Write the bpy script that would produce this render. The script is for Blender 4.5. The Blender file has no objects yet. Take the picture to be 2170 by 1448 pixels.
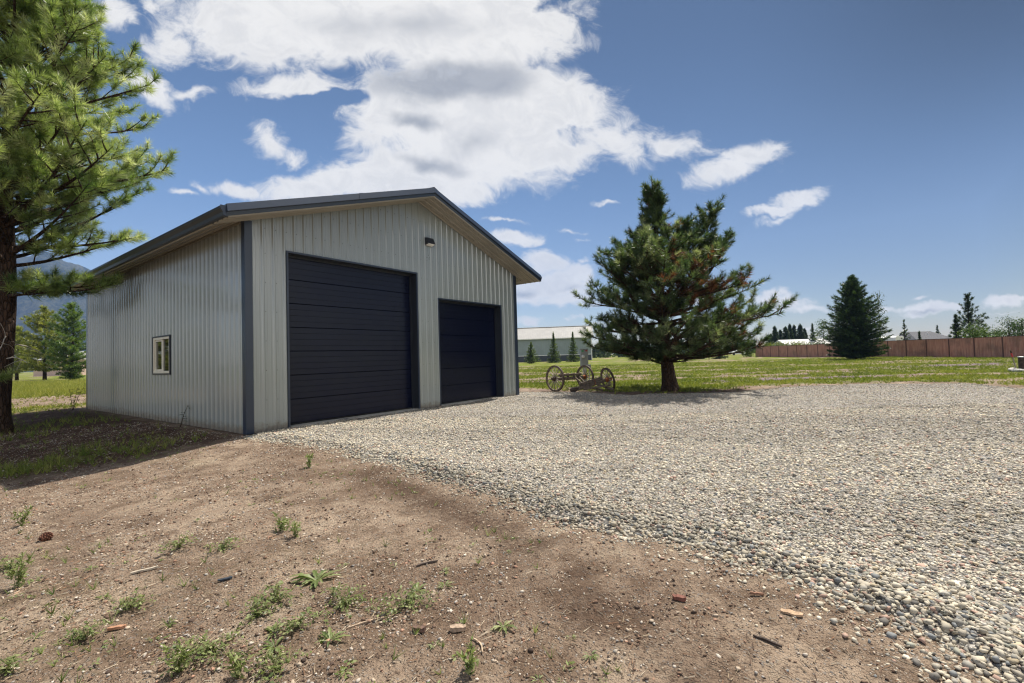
import bpy, math, random
import numpy as np
from mathutils import Vector, Matrix

# ------------------------------------------------------------------ camera, sky, sun, exposure
scene = bpy.context.scene
COL = scene.collection
R_ = math.radians
CAM = np.array([-4.3461, -9.8207, 1.3520])
FW = np.array([0.804585, 0.592882, 0.033673])
RT = np.array([0.593763, -0.804090, -0.029750])
UP = np.array([-0.009438, -0.043930, 0.998990])
FPX = 986.22                                   # focal length in pixels of a 2170 wide frame
cam_data = bpy.data.cameras.new('camera')
cam = bpy.data.objects.new('camera', cam_data)
COL.objects.link(cam)
cam.matrix_world = Matrix(((RT[0], UP[0], -FW[0], CAM[0]), (RT[1], UP[1], -FW[1], CAM[1]),
                           (RT[2], UP[2], -FW[2], CAM[2]), (0, 0, 0, 1)))
cam_data.sensor_width = 36.0
cam_data.lens = 36.0 * FPX / 2170
cam_data.clip_start = 0.05
cam_data.clip_end = 20000
scene.camera = cam

SUN_EL, SUN_AZ = 60.0, -7.0                    # degrees; azimuth measured from the +X axis
SKY_STRENGTH, SUN_STRENGTH, EXPOSURE = 0.15, 5.0, 0.78
sun_data = bpy.data.lights.new('sun', 'SUN')
sun_data.energy = SUN_STRENGTH
sun_data.angle = R_(0.5)
sun_data.color = (1.0, 0.94, 0.84)
sun = bpy.data.objects.new('sun', sun_data)
COL.objects.link(sun)
_ts = Vector((math.cos(R_(SUN_EL)) * math.cos(R_(SUN_AZ)), math.cos(R_(SUN_EL)) * math.sin(R_(SUN_AZ)), math.sin(R_(SUN_EL))))
sun.rotation_euler = _ts.to_track_quat('Z', 'Y').to_euler()
scene.view_settings.view_transform = 'Standard'
scene.view_settings.look = 'None'
scene.view_settings.exposure = EXPOSURE
scene.view_settings.gamma = 1.0
scene.view_settings.use_curve_mapping = False
scene.render.engine = 'CYCLES'
scene.cycles.max_bounces = 6
scene.cycles.diffuse_bounces = 3
scene.cycles.glossy_bounces = 3
scene.cycles.transmission_bounces = 3
scene.cycles.volume_bounces = 0
scene.cycles.transparent_max_bounces = 8
scene.cycles.sample_clamp_indirect = 8.0
scene.cycles.use_denoising = True
scene.cycles.filter_width = 1.2


class NT:
    """small helper for writing node trees"""
    def __init__(self, tree):
        self.t = tree

    def n(self, kind, **kw):
        nd = self.t.nodes.new(kind)
        for k, v in kw.items():
            setattr(nd, k, v)
        return nd

    def put(self, sock, v):
        if isinstance(v, bpy.types.NodeSocket):
            self.t.links.new(v, sock)
        elif v is not None:
            sock.default_value = v

    def m(self, op, a, b=None, c=None, clamp=False):
        nd = self.n('ShaderNodeMath', operation=op)
        nd.use_clamp = clamp
        for i, v in enumerate((a, b, c)):
            self.put(nd.inputs[i], v)
        return nd.outputs[0]

    def vm(self, op, a, b=None, out=0):
        nd = self.n('ShaderNodeVectorMath', operation=op)
        self.put(nd.inputs[0], a)
        self.put(nd.inputs[1], b)
        return nd.outputs[out]

    def dot(self, a, b):
        return self.vm('DOT_PRODUCT', a, b, 'Value')

    def xyz(self, x, y, z=0.0):
        nd = self.n('ShaderNodeCombineXYZ')
        for i, v in enumerate((x, y, z)):
            self.put(nd.inputs[i], v)
        return nd.outputs[0]

    def noise(self, vec, scale=1.0, detail=4.0, rough=0.5, lac=2.0, dist=0.0, out='Fac'):
        nd = self.n('ShaderNodeTexNoise')
        self.put(nd.inputs['Vector'], vec)
        nd.inputs['Scale'].default_value = scale
        nd.inputs['Detail'].default_value = detail
        nd.inputs['Roughness'].default_value = rough
        nd.inputs['Lacunarity'].default_value = lac
        nd.inputs['Distortion'].default_value = dist
        return nd.outputs[out]

    def voro(self, vec, scale, out='Color', feature='F1', rand=1.0):
        nd = self.n('ShaderNodeTexVoronoi', feature=feature)
        self.put(nd.inputs['Vector'], vec)
        nd.inputs['Scale'].default_value = scale
        nd.inputs['Randomness'].default_value = rand
        return nd.outputs[out]

    def mr(self, v, a, b, c=0.0, d=1.0, smooth=True):
        nd = self.n('ShaderNodeMapRange', interpolation_type='SMOOTHSTEP' if smooth else 'LINEAR')
        self.put(nd.inputs['Value'], v)
        for k, x in zip(('From Min', 'From Max', 'To Min', 'To Max'), (a, b, c, d)):
            self.put(nd.inputs[k], x)
        return nd.outputs['Result']

    def mix(self, f, a, b, blend='MIX'):
        nd = self.n('ShaderNodeMix', data_type='RGBA', blend_type=blend)
        self.put(nd.inputs[0], f)
        for s, v in ((nd.inputs[6], a), (nd.inputs[7], b)):
            if isinstance(v, tuple) and len(v) == 3:
                v = v + (1.0,)
            self.put(s, v)
        return nd.outputs[2]

    def attr(self, name, out='Color'):
        nd = self.n('ShaderNodeAttribute')
        nd.attribute_name = name
        return nd.outputs[out]

    def pos(self):
        return self.n('ShaderNodeNewGeometry').outputs['Position']

    def bump(self, h, strength=0.5, dist=0.02, normal=None):
        nd = self.n('ShaderNodeBump')
        self.put(nd.inputs['Strength'], strength)
        nd.inputs['Distance'].default_value = dist
        self.put(nd.inputs['Height'], h)
        if normal is not None:
            self.put(nd.inputs['Normal'], normal)
        return nd.outputs[0]


# ---- the sky: physical sky light with clouds that belong to directions of the world
world = bpy.data.worlds.new('World')
scene.world = world
world.use_nodes = True
world.node_tree.nodes.clear()
W = NT(world.node_tree)
sky = W.n('ShaderNodeTexSky', sky_type='NISHITA')
sky.sun_disc = False
sky.sun_elevation = R_(SUN_EL)
sky.sun_rotation = R_(90.0 - SUN_AZ)
sky.altitude = 900
sky.air_density = 1.0
sky.dust_density = 0.3
sky.ozone_density = 2.2

HX = Vector((FW[0], FW[1], 0)).normalized()    # a fixed compass heading the cloud field is described from
HR = Vector((HX.y, -HX.x, 0))


def sky_ab(px, py):
    d = Vector(FW * FPX + RT * (px - 1085) + UP * (724 - py))
    f = d.dot(HX)
    return d.dot(HR) / f, d.z / f


dirv = W.n('ShaderNodeTexCoord').outputs['Generated']
ff = W.dot(dirv, tuple(HX))
ffs = W.m('MAXIMUM', ff, 0.12)
pa = W.m('DIVIDE', W.dot(dirv, tuple(HR)), ffs)
pb = W.m('DIVIDE', W.dot(dirv, (0, 0, 1)), ffs)
p1 = W.xyz(pa, pb, 0.0)
# streak the noise along the drift of the clouds
pst = W.xyz(W.m('ADD', W.m('MULTIPLY', pa, 0.80), W.m('MULTIPLY', pb, -0.36)), W.m('ADD', W.m('MULTIPLY', pa, 0.42), W.m('MULTIPLY', pb, 1.1)), 0.37)
n_big = W.noise(pst, 5.5, 3, 0.5)
n_fine = W.noise(pst, 15.0, 10, 0.66, dist=0.6)
warp = W.noise(p1, 9.0, 4, 0.6, out='Color')
warpv = W.vm('SUBTRACT', warp, (0.5, 0.5, 0.5))
pw = W.vm('ADD', p1, W.vm('MULTIPLY', warpv, (0.10, 0.07, 0.0)))
sx = W.n('ShaderNodeSeparateXYZ')
W.t.links.new(pw, sx.inputs[0])
ph = W.xyz(sx.outputs[0], sx.outputs[1], 1.0)


def blob(cx, cy, rx, ry, ang=0.0, s=1.0):
    """soft ellipse of cloud round a direction of the sky; sizes in units of the gnomonic field"""
    a, b = sky_ab(cx, cy)
    rx, ry, t = rx / FPX, ry / FPX, R_(-ang)
    c, sn = math.cos(t), math.sin(t)
    k1 = (c / rx, sn / rx, -(a * c + b * sn) / rx)
    k2 = (-sn / ry, c / ry, -(-a * sn + b * c) / ry)
    r = W.vm('LENGTH', W.xyz(W.dot(ph, k1), W.dot(ph, k2)), None, 'Value')
    return W.m('MULTIPLY_ADD', r, -s, s)


CLOUDS = [  # centre, radii, tilt, strength
    (690, 45, 440, 125, 0, 1.2), (1000, 60, 280, 160, 0, 1.3), (985, 235, 350, 140, 0, 1.3), (1160, 235, 200, 120, 15, 1.1),
    (1010, 330, 360, 105, -4, 1.2), (770, 378, 300, 55, -6, 1.1), (930, 405, 190, 45, -4, 1.0), (610, 183, 160, 34, 0, 0.75),
    (575, 300, 62, 44, 40, 0.6), (625, 330, 45, 24, 40, 0.5), (515, 403, 110, 22, 12, 0.65), (420, 395, 30, 12, 30, 0.4),
    (315, 190, 100, 34, 38, 0.85), (395, 203, 85, 20, -6, 0.6), (230, 30, 85, 42, 20, 0.8), (320, 18, 40, 20, 20, 0.5), (385, 408, 36, 9, 10, 0.45), (360, 100, 80, 60, 0, 0.6),
    (1420, 315, 130, 42, 10, 0.55), (1560, 348, 125, 44, -16, 0.85), (1630, 325, 45, 18, -18, 0.5), (1300, 290, 130, 60, 20, 0.55),
    (1690, 425, 74, 24, -14, 0.9), (1650, 446, 78, 15, -6, 0.75), (1655, 460, 46, 11, -18, 0.5),
    (1095, 507, 80, 22, 0, 0.9), (1215, 486, 58, 8, 0, 0.5), (1290, 431, 34, 6, 0, 0.45), (1075, 466, 70, 9, 8, 0.5), (1240, 502, 32, 8, 8, 0.4),
    (1150, 552, 60, 32, 10, 0.8), (1180, 606, 110, 44, 0, 1.0), (1225, 585, 60, 38, 0, 0.9), (1120, 632, 90, 28, 0, 0.8), (1195, 640, 100, 22, 0, 0.7),
    (1230, 547, 22, 9, 0, 0.4), (1122, 680, 40, 10, 0, 0.5), (1212, 677, 26, 8, 0, 0.5), (1265, 692, 40, 8, 0, 0.5),
    (1650, 640, 105, 22, 4, 0.8), (1712, 651, 62, 15, 0, 0.7), (1640, 625, 45, 16, 0, 0.6), (1700, 697, 40, 10, 0, 0.5), (1470, 640, 50, 16, 0, 0.5),
    (1955, 655, 115, 15, 0, 0.8), (1930, 666, 60, 10, 0, 0.6), (2115, 642, 64, 15, 0, 0.8), (2160, 634, 30, 8, 0, 0.5), (1942, 634, 28, 5, 0, 0.4), (2118, 664, 30, 4, 0, 0.3),
    (60, 330, 120, 60, 30, 0.5),
]
HOLES = [(715, 213, 95, 26, 0, 0.9), (1200, 272, 75, 34, 20, 0.55), (690, 275, 60, 40, 10, 0.5), (640, 245, 90, 22, 0, 0.7), (1160, 10, 60, 25, -30, 0.5)]
fld = None
for c in CLOUDS:
    b_ = blob(*c)
    fld = b_ if fld is None else W.m('MAXIMUM', fld, b_)
for c in HOLES:
    fld = W.m('SUBTRACT', fld, W.m('MAXIMUM', blob(*c), 0.0))
fld = W.m('MULTIPLY', fld, 1.0)
nmix = W.m('ADD', W.m('MULTIPLY', W.m('SUBTRACT', n_fine, 0.5), 1.25), W.m('MULTIPLY', W.m('SUBTRACT', n_big, 0.5), 0.35))
dens_f = W.m('ADD', fld, nmix)
# behind the viewer: unseen scattered noise cloud, thickened as fill light
n_back = W.noise(W.vm('MULTIPLY', dirv, (1.0, 1.0, 1.8)), 2.3, 6, 0.6)
dens_b = W.m('MULTIPLY', W.m('SUBTRACT', n_back, 0.48), 4.0)
front = W.mr(ff, 0.12, 0.30)
up_ok = W.mr(pb, 0.0, 0.03)
dens = W.m('ADD', W.m('MULTIPLY', dens_f, front), W.m('MULTIPLY', dens_b, W.m('SUBTRACT', 1.0, front)))
alpha = W.m('MULTIPLY', W.mr(dens, 0.02, 0.50), up_ok)
grey = None
for c in [(950, 172, 260, 62, 0, 1.5), (860, 55, 330, 55, 0, 0.55), (880, 255, 80, 30, 10, 1.0), (915, 345, 110, 26, 15, 0.9), (1010, 300, 90, 50, 0, 0.6), (1110, 625, 60, 20, 0, 0.8), (1200, 615, 60, 14, 0, 0.6), (1960, 662, 90, 8, 0, 0.8), (1650, 650, 70, 8, 0, 0.6)]:
    b_ = blob(*c)
    grey = b_ if grey is None else W.m('MAXIMUM', grey, b_)
grey = W.m('MULTIPLY', W.mr(W.m('ADD', grey, W.m('MULTIPLY', W.m('SUBTRACT', n_big, 0.5), 0.9)), 0.05, 1.0), W.mr(dens, 0.10, 0.55))
CLOUD_L = 0.555 / SKY_STRENGTH
back_fill = W.mr(ff, -0.2, 0.25, 2.3, 1.0)   # unseen clouds behind the viewer, brightened to fill the shaded walls
ccol = W.mix(grey, (CLOUD_L * 1.02, CLOUD_L * 0.99, CLOUD_L * 0.94), (CLOUD_L * 0.44, CLOUD_L * 0.45, CLOUD_L * 0.47))
ccol = W.mix(W.m('MULTIPLY', W.mr(n_fine, 0.40, 0.64, 0.0, 0.34), W.mr(dens, 0.2, 0.7)), ccol, (CLOUD_L * 0.62, CLOUD_L * 0.62, CLOUD_L * 0.63))
lowdim = W.mr(W.dot(dirv, (0, 0, 1)), 0.0, 0.32, 1.32, 1.04)
skyc = W.vm('MULTIPLY', sky.outputs[0], (0.265, 0.290, 0.330))
side_l = W.m('MULTIPLY', W.mr(pa, -0.9, 1.0, 1.46, 0.72), W.mr(W.dot(dirv, (0, 0, 1)), 0.25, 0.62, 1.04, 0.74))
side_l = W.m('MULTIPLY', side_l, W.m('SUBTRACT', 1.0, W.m('MULTIPLY', W.mr(pa, 0.45, 1.2, 0.0, 0.62), W.mr(W.dot(dirv, (0, 0, 1)), 0.16, 0.50, 0.0, 1.0))))
skyc = W.vm('MULTIPLY', skyc, W.xyz(side_l, side_l, side_l))
skyc = W.vm('MULTIPLY', skyc, W.xyz(W.m('MULTIPLY', W.mr(W.dot(dirv, (0, 0, 1)), 0.0, 0.34, 1.62, 1.0), 1.02), lowdim, W.m('MULTIPLY', W.mr(W.dot(dirv, (0, 0, 1)), 0.0, 0.30, 1.04, 1.0), 0.97)))
ccol = W.vm('MULTIPLY', ccol, W.xyz(back_fill, back_fill, back_fill))
final = W.mix(alpha, skyc, ccol)
bg = W.n('ShaderNodeBackground')
W.t.links.new(final, bg.inputs['Color'])
bg.inputs['Strength'].default_value = SKY_STRENGTH
wo = W.n('ShaderNodeOutputWorld')
W.t.links.new(bg.outputs[0], wo.inputs['Surface'])
world.cycles.sampling_method = 'MANUAL'
world.cycles.sample_map_resolution = 512

# ------------------------------------------------------------------ helpers
def lin(r, g, b):
    f = lambda c: (c / 255 / 12.92) if c / 255 <= 0.04045 else ((c / 255 + 0.055) / 1.055) ** 2.4
    return (f(r), f(g), f(b))


def sight(px, depth):
    """ground position (x, y) lying `depth` metres in front of the standpoint along a sight line"""
    d = FW + RT * (px - 1085) / FPX
    q = CAM + d * depth
    return float(q[0]), float(q[1])


def ground_pt(px, py, z=-0.1):
    d = FW * FPX + RT * (px - 1085) + UP * (724 - py)
    q = CAM + d * ((z - CAM[2]) / d[2])
    return float(q[0]), float(q[1])


def tag(o, label=None, cat=None, group=None, kind=None):
    for k, v in (('label', label), ('category', cat), ('group', group), ('kind', kind)):
        if v:
            o[k] = v
    return o


def empty(name, loc=(0, 0, 0), rz=0.0):
    o = bpy.data.objects.new(name, None)
    o.empty_display_size = 0.2
    COL.objects.link(o)
    o.location = loc
    o.rotation_euler = (0, 0, rz)
    return o


def copy_tree(o, parent=None):
    c = o.copy()
    COL.objects.link(c)
    if parent is not None:
        c.parent = parent
    for ch in list(o.children):
        copy_tree(ch, c)
    return c


def raw_mesh(name, verts, faces, mat, parent=None, smooth=False, colors=None, mat_idx=None):
    """verts (n,3) array; faces: (m,k) array or list of lists; colors: (n,3) per-vertex own colours"""
    me = bpy.data.meshes.new(name)
    verts = np.asarray(verts, dtype=np.float32)
    if isinstance(faces, np.ndarray):
        m, k = faces.shape
        me.vertices.add(len(verts))
        me.vertices.foreach_set('co', verts.ravel())
        me.loops.add(m * k)
        me.loops.foreach_set('vertex_index', faces.astype(np.int32).ravel())
        me.polygons.add(m)
        me.polygons.foreach_set('loop_start', np.arange(0, m * k, k, dtype=np.int32))
        me.polygons.foreach_set('loop_total', np.full(m, k, dtype=np.int32))
        me.update(calc_edges=True)
    else:
        me.from_pydata([tuple(map(float, v)) for v in verts], [], faces)
        me.update()
    mats = mat if isinstance(mat, (list, tuple)) else [mat]
    for mm in mats:
        me.materials.append(mm)
    if mat_idx is not None:
        me.polygons.foreach_set('material_index', np.asarray(mat_idx, dtype=np.int32))
    if smooth:
        me.polygons.foreach_set('use_smooth', np.ones(len(me.polygons), dtype=bool))
    if colors is not None:
        ca = me.color_attributes.new('tone', 'FLOAT_COLOR', 'POINT')
        c4 = np.ones((len(verts), 4), dtype=np.float32)
        c4[:, :3] = colors
        ca.data.foreach_set('color', c4.ravel())
    o = bpy.data.objects.new(name, me)
    COL.objects.link(o)
    if parent is not None:
        o.parent = parent
    return o


class MB:
    """collects boxes, bars and tubes into one mesh"""
    def __init__(self):
        self.v, self.f, self.mi = [], [], []
        self.cur = 0

    def add(self, vs, fs):
        b = len(self.v)
        self.v += [tuple(map(float, x)) for x in vs]
        self.f += [[b + i for i in f] for f in fs]
        self.mi += [self.cur] * len(fs)

    def box(self, lo, hi, M=None):
        x0, y0, z0 = lo
        x1, y1, z1 = hi
        vs = [Vector(p) for p in ((x0, y0, z0), (x1, y0, z0), (x1, y1, z0), (x0, y1, z0), (x0, y0, z1), (x1, y0, z1), (x1, y1, z1), (x0, y1, z1))]
        if M is not None:
            vs = [M @ v for v in vs]
        self.add(vs, [(0, 3, 2, 1), (4, 5, 6, 7), (0, 1, 5, 4), (1, 2, 6, 5), (2, 3, 7, 6), (3, 0, 4, 7)])

    def bar(self, a, b, w, h, up=(0, 0, 1), w2=None, h2=None):
        """tapered rectangular bar from a to b"""
        a, b = Vector(a), Vector(b)
        d = (b - a).normalized()
        s = d.cross(Vector(up))
        if s.length < 1e-4:
            s = d.cross(Vector((1, 0, 0)))
        s.normalize()
        u = s.cross(d)
        vs = []
        for p, ww, hh in ((a, w, h), (b, w2 or w, h2 or h)):
            for i, j in ((-1, -1), (1, -1), (1, 1), (-1, 1)):
                vs.append(p + s * (i * ww / 2) + u * (j * hh / 2))
        self.add(vs, [(0, 1, 2, 3), (7, 6, 5, 4), (0, 4, 5, 1), (1, 5, 6, 2), (2, 6, 7, 3), (3, 7, 4, 0)])

    def tube(self, pts, rad, k=8, cap=True):
        pts = [Vector(p) for p in pts]
        rad = list(rad) if hasattr(rad, '__len__') else [rad] * len(pts)
        b = len(self.v)
        prev = None
        for i, p in enumerate(pts):
            d = (pts[min(i + 1, len(pts) - 1)] - pts[max(i - 1, 0)])
            d = d.normalized() if d.length > 1e-9 else Vector((0, 0, 1))
            if prev is None:
                s = d.cross(Vector((0, 0, 1)))
                if s.length < 1e-3:
                    s = d.cross(Vector((1, 0, 0)))
            else:
                s = prev - d * prev.dot(d)
            s.normalize()
            prev = s
            u = d.cross(s)
            for j in range(k):
                t = 2 * math.pi * j / k
                self.v.append(tuple(p + s * (math.cos(t) * rad[i]) + u * (math.sin(t) * rad[i])))
        for i in range(len(pts) - 1):
            for j in range(k):
                j2 = (j + 1) % k
                self.f.append([b + i * k + j, b + i * k + j2, b + (i + 1) * k + j2, b + (i + 1) * k + j])
                self.mi.append(self.cur)
        if cap:
            self.f.append([b + j for j in range(k)][::-1])
            self.f.append([b + (len(pts) - 1) * k + j for j in range(k)])
            self.mi += [self.cur] * 2

    def sweep(self, section, path_pts):
        """closed section given as (offset functions) already placed: list of rings"""
        b = len(self.v)
        k = len(path_pts[0])
        for ring in path_pts:
            self.v += [tuple(map(float, p)) for p in ring]
        for i in range(len(path_pts) - 1):
            for j in range(k):
                j2 = (j + 1) % k
                self.f.append([b + i * k + j, b + i * k + j2, b + (i + 1) * k + j2, b + (i + 1) * k + j])
                self.mi.append(self.cur)
        self.f.append([b + j for j in range(k)][::-1])
        self.f.append([b + (len(path_pts) - 1) * k + j for j in range(k)])
        self.mi += [self.cur] * 2

    def build(self, name, mat, parent=None, smooth=False, bevel=0.0):
        o = raw_mesh(name, np.array(self.v), self.f, mat, parent, smooth, mat_idx=self.mi)
        if bevel:
            md = o.modifiers.new('bevel', 'BEVEL')
            md.width = bevel
            md.segments = 2
            md.limit_method = 'ANGLE'
        return o


# numpy value noise
_tabs = {}


def vnoise(x, y, seed=0):
    if seed not in _tabs:
        _tabs[seed] = np.random.default_rng(1000 + seed).random((256, 256))
    T = _tabs[seed]
    x = np.asarray(x, float)
    y = np.asarray(y, float)
    xi, yi = np.floor(x).astype(int), np.floor(y).astype(int)
    fx, fy = x - xi, y - yi
    fx, fy = fx * fx * (3 - 2 * fx), fy * fy * (3 - 2 * fy)
    a, b = T[xi % 256, yi % 256], T[(xi + 1) % 256, yi % 256]
    c, d = T[xi % 256, (yi + 1) % 256], T[(xi + 1) % 256, (yi + 1) % 256]
    return (a * (1 - fx) + b * fx) * (1 - fy) + (c * (1 - fx) + d * fx) * fy


def fbm(x, y, seed=0, octv=4, gain=0.5):
    s, a, t = 0, 1.0, 0
    for i in range(octv):
        s = s + a * vnoise(np.asarray(x) * 2 ** i + 17.3 * i, np.asarray(y) * 2 ** i + 9.1 * i, seed + i)
        t += a
        a *= gain
    return s / t


def sst(v, a, b):
    t = np.clip((np.asarray(v, float) - a) / (b - a), 0, 1)
    return t * t * (3 - 2 * t)


# ------------------------------------------------------------------ materials
def material(name):
    m = bpy.data.materials.new(name)
    m.use_nodes = True
    nt = NT(m.node_tree)
    bsdf = m.node_tree.nodes['Principled BSDF']
    return m, nt, bsdf


def simple(name, col, rough=0.6, metal=0.0, spec=0.5, var=0.15, scale=6.0, bump=0.0, bscale=60.0, coat=0.0):
    m, nt, b = material(name)
    p = nt.n('ShaderNodeTexCoord').outputs['Object']
    nz = nt.noise(p, scale, 5, 0.6)
    c = nt.mix(nt.mr(nz, 0.3, 0.7), tuple(x * (1 - var) for x in col), tuple(min(1, x * (1 + var)) for x in col))
    nt.put(b.inputs['Base Color'], c)
    b.inputs['Roughness'].default_value = rough
    b.inputs['Metallic'].default_value = metal
    b.inputs['Specular IOR Level'].default_value = spec
    b.inputs['Coat Weight'].default_value = coat
    if bump:
        nt.put(b.inputs['Normal'], nt.bump(nt.noise(p, bscale, 4, 0.6), bump, 0.01))
    return m


M = {}
# painted steel cladding with faint dust and a splash band of dirt along its foot
m, nt, b = material('grey_steel_cladding')
p = nt.pos()
sz = nt.n('ShaderNodeSeparateXYZ')
nt.t.links.new(p, sz.inputs[0])
dn = nt.noise(p, 9.0, 6, 0.65)
foot = nt.mr(nt.m('ADD', sz.outputs[2], nt.m('MULTIPLY', nt.m('SUBTRACT', dn, 0.5), 0.35)), 0.0, 0.20, 0.75, 0.0)
dust = nt.mr(nt.noise(p, 1.3, 5, 0.6), 0.35, 0.75, 0.0, 0.16)
c = nt.mix(dust, (0.278, 0.312, 0.306), (0.258, 0.268, 0.242))
c = nt.mix(foot, c, (0.17, 0.135, 0.10))
nt.put(b.inputs['Base Color'], c)
b.inputs['Roughness'].default_value = 0.24
b.inputs['Specular IOR Level'].default_value = 0.9
b.inputs['Coat Weight'].default_value = 0.7
b.inputs['Coat Roughness'].default_value = 0.12
nt.put(b.inputs['Normal'], nt.bump(nt.noise(p, 2.2, 3, 0.5), 0.05, 0.05))
M['clad'] = m
M['screw'] = simple('dark_screw_heads', (0.045, 0.045, 0.05), 0.5, 0.3)
M['trim'] = simple('slate_blue_trim', (0.026, 0.039, 0.066), 0.28, 0.0, 0.55, 0.08, 2.0)
M['dark'] = simple('dark_slate_steel', (0.018, 0.022, 0.03), 0.42, 0.0, 0.5, 0.1, 2.0)
M['roof'] = simple('steel_roof_panel', (0.10, 0.13, 0.16), 0.35, 0.0, 0.5, 0.1, 1.0)
M['soffit'] = simple('tan_grey_soffit', (0.27, 0.25, 0.21), 0.45, 0.0, 0.5, 0.08, 2.0)
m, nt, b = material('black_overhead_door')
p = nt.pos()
nt.put(b.inputs['Base Color'], nt.mix(nt.mr(nt.noise(p, 3.0, 5, 0.6), 0.35, 0.7), (0.0032, 0.0056, 0.022), (0.005, 0.0075, 0.022)))  # blue mixed into the black stands in for reflected sky
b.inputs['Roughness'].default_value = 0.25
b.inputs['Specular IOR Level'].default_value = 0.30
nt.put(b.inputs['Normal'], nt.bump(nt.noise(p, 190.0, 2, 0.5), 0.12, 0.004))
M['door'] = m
M['rubber'] = simple('black_rubber_seal', (0.012, 0.012, 0.012), 0.8)
M['vinyl'] = simple('cream_vinyl', (0.72, 0.67, 0.55), 0.35, 0, 0.5, 0.05)
m, nt, b = material('window_glass')
b.inputs['Base Color'].default_value = (0.015, 0.02, 0.016, 1)
b.inputs['Roughness'].default_value = 0.03
b.inputs['IOR'].default_value = 2.1
nt.put(b.inputs['Normal'], nt.bump(nt.noise(nt.pos(), 3.0, 2, 0.5), 0.04, 0.02))
M['glass'] = m
M['lens'] = simple('frosted_lens', (0.75, 0.75, 0.72), 0.3)
M['concrete'] = simple('concrete', (0.42, 0.40, 0.36), 0.85, 0, 0.3, 0.2, 8.0, 0.3)
M['bark'] = None
m, nt, b = material('pine_bark')
p = nt.n('ShaderNodeTexCoord').outputs['Object']
ps = nt.vm('MULTIPLY', p, (1.0, 1.0, 0.28))
cr = nt.voro(ps, 16.0, 'Distance', 'DISTANCE_TO_EDGE')
nz = nt.noise(ps, 9.0, 6, 0.65)
c = nt.mix(nt.mr(nz, 0.3, 0.7), (0.036, 0.022, 0.015), (0.090, 0.055, 0.036))
c = nt.mix(nt.mr(cr, 0.0, 0.10, 0.75, 0.0), c, (0.016, 0.011, 0.008))
nt.put(b.inputs['Base Color'], c)
b.inputs['Roughness'].default_value = 0.9
b.inputs['Specular IOR Level'].default_value = 0.2
nt.put(b.inputs['Normal'], nt.bump(nt.m('ADD', nt.mr(cr, 0.0, 0.2), nt.m('MULTIPLY', nz, 0.6)), 0.9, 0.04))
M['bark'] = m
M['deadwood'] = simple('bleached_dead_wood', (0.42, 0.38, 0.33), 0.8, 0, 0.3, 0.25, 20.0)


def leafy(name, transl=0.25, rough=0.45, spec=0.45):
    m, nt, b = material(name)
    col = nt.attr('tone')
    nt.put(b.inputs['Base Color'], col)
    b.inputs['Roughness'].default_value = rough
    b.inputs['Specular IOR Level'].default_value = spec
    tr = nt.n('ShaderNodeBsdfTranslucent')
    nt.put(tr.inputs['Color'], nt.mix(1.0, col, (1.12, 1.28, 0.62), 'MULTIPLY'))
    mx = nt.n('ShaderNodeMixShader')
    mx.inputs[0].default_value = transl
    nt.t.links.new(b.outputs[0], mx.inputs[1])
    nt.t.links.new(tr.outputs[0], mx.inputs[2])
    out = m.node_tree.nodes['Material Output']
    nt.t.links.new(mx.outputs[0], out.inputs['Surface'])
    return m


M['needles'] = leafy('pine_needles', 0.42, 0.36, 0.6)
M['leaves'] = leafy('green_leaves', 0.35, 0.5, 0.35)
M['grass'] = leafy('grass_blades', 0.35, 0.55, 0.3)


def toned(name, rough=0.85, bump=0.0, spec=0.3):
    m, nt, b = material(name)
    nt.put(b.inputs['Base Color'], nt.attr('tone'))
    b.inputs['Roughness'].default_value = rough
    b.inputs['Specular IOR Level'].default_value = spec
    return m


M['stone'] = toned('river_stone', 0.8)
M['litter'] = toned('wood_and_stone_litter', 0.9)

# ------------------------------------------------------------------ ground
GRAVEL = [(0.9, 0.35), (0.0, -0.12), (-0.16, -0.55), (-0.05, -1.73), (-0.02, -2.95), (-0.09, -4.53), (-0.41, -6.3), (-0.70, -7.58), (-0.79, -8.56), (-0.83, -9.09), (-0.94, -9.54),
          (-1.22, -9.93), (-1.53, -10.22), (-1.78, -10.42), (-2.6, -12.5), (-3.0, -20.0), (10.0, -24.0), (15.5, -17.0), (15.6, -13.74), (17.3, -12.8), (17.6, -11.6), (17.4, -10.28), (16.6, -8.87),
          (14.86, -7.53), (12.65, -6.54), (11.5, -5.18), (10.5, -3.11), (10.9, -1.0), (11.1, 1.2), (10.8, 3.0), (9.6, 3.2), (9.2, 0.35)]


def poly_sd(x, y, P):
    """signed distance, positive inside"""
    x = np.asarray(x, float)
    y = np.asarray(y, float)
    best = np.full(x.shape, 1e9)
    ins = np.zeros(x.shape, bool)
    n = len(P)
    for i in range(n):
        ax, ay = P[i]
        bx, by = P[(i + 1) % n]
        ex, ey = bx - ax, by - ay
        t = np.clip(((x - ax) * ex + (y - ay) * ey) / (ex * ex + ey * ey), 0, 1)
        best = np.minimum(best, np.hypot(x - ax - t * ex, y - ay - t * ey))
        c = ((ay > y) != (by > y)) & (x < ex * (y - ay) / (ey if abs(ey) > 1e-9 else 1e-9) + ax)
        ins ^= c
    return np.where(ins, best, -best)


def gravel_sd(x, y):
    return poly_sd(x, y, GRAVEL) + (fbm(np.asarray(x) * 1.6, np.asarray(y) * 1.6, 40, 3) - 0.5) * 0.34 + (fbm(np.asarray(x) * 7, np.asarray(y) * 7, 44, 2) - 0.5) * 0.12


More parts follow.
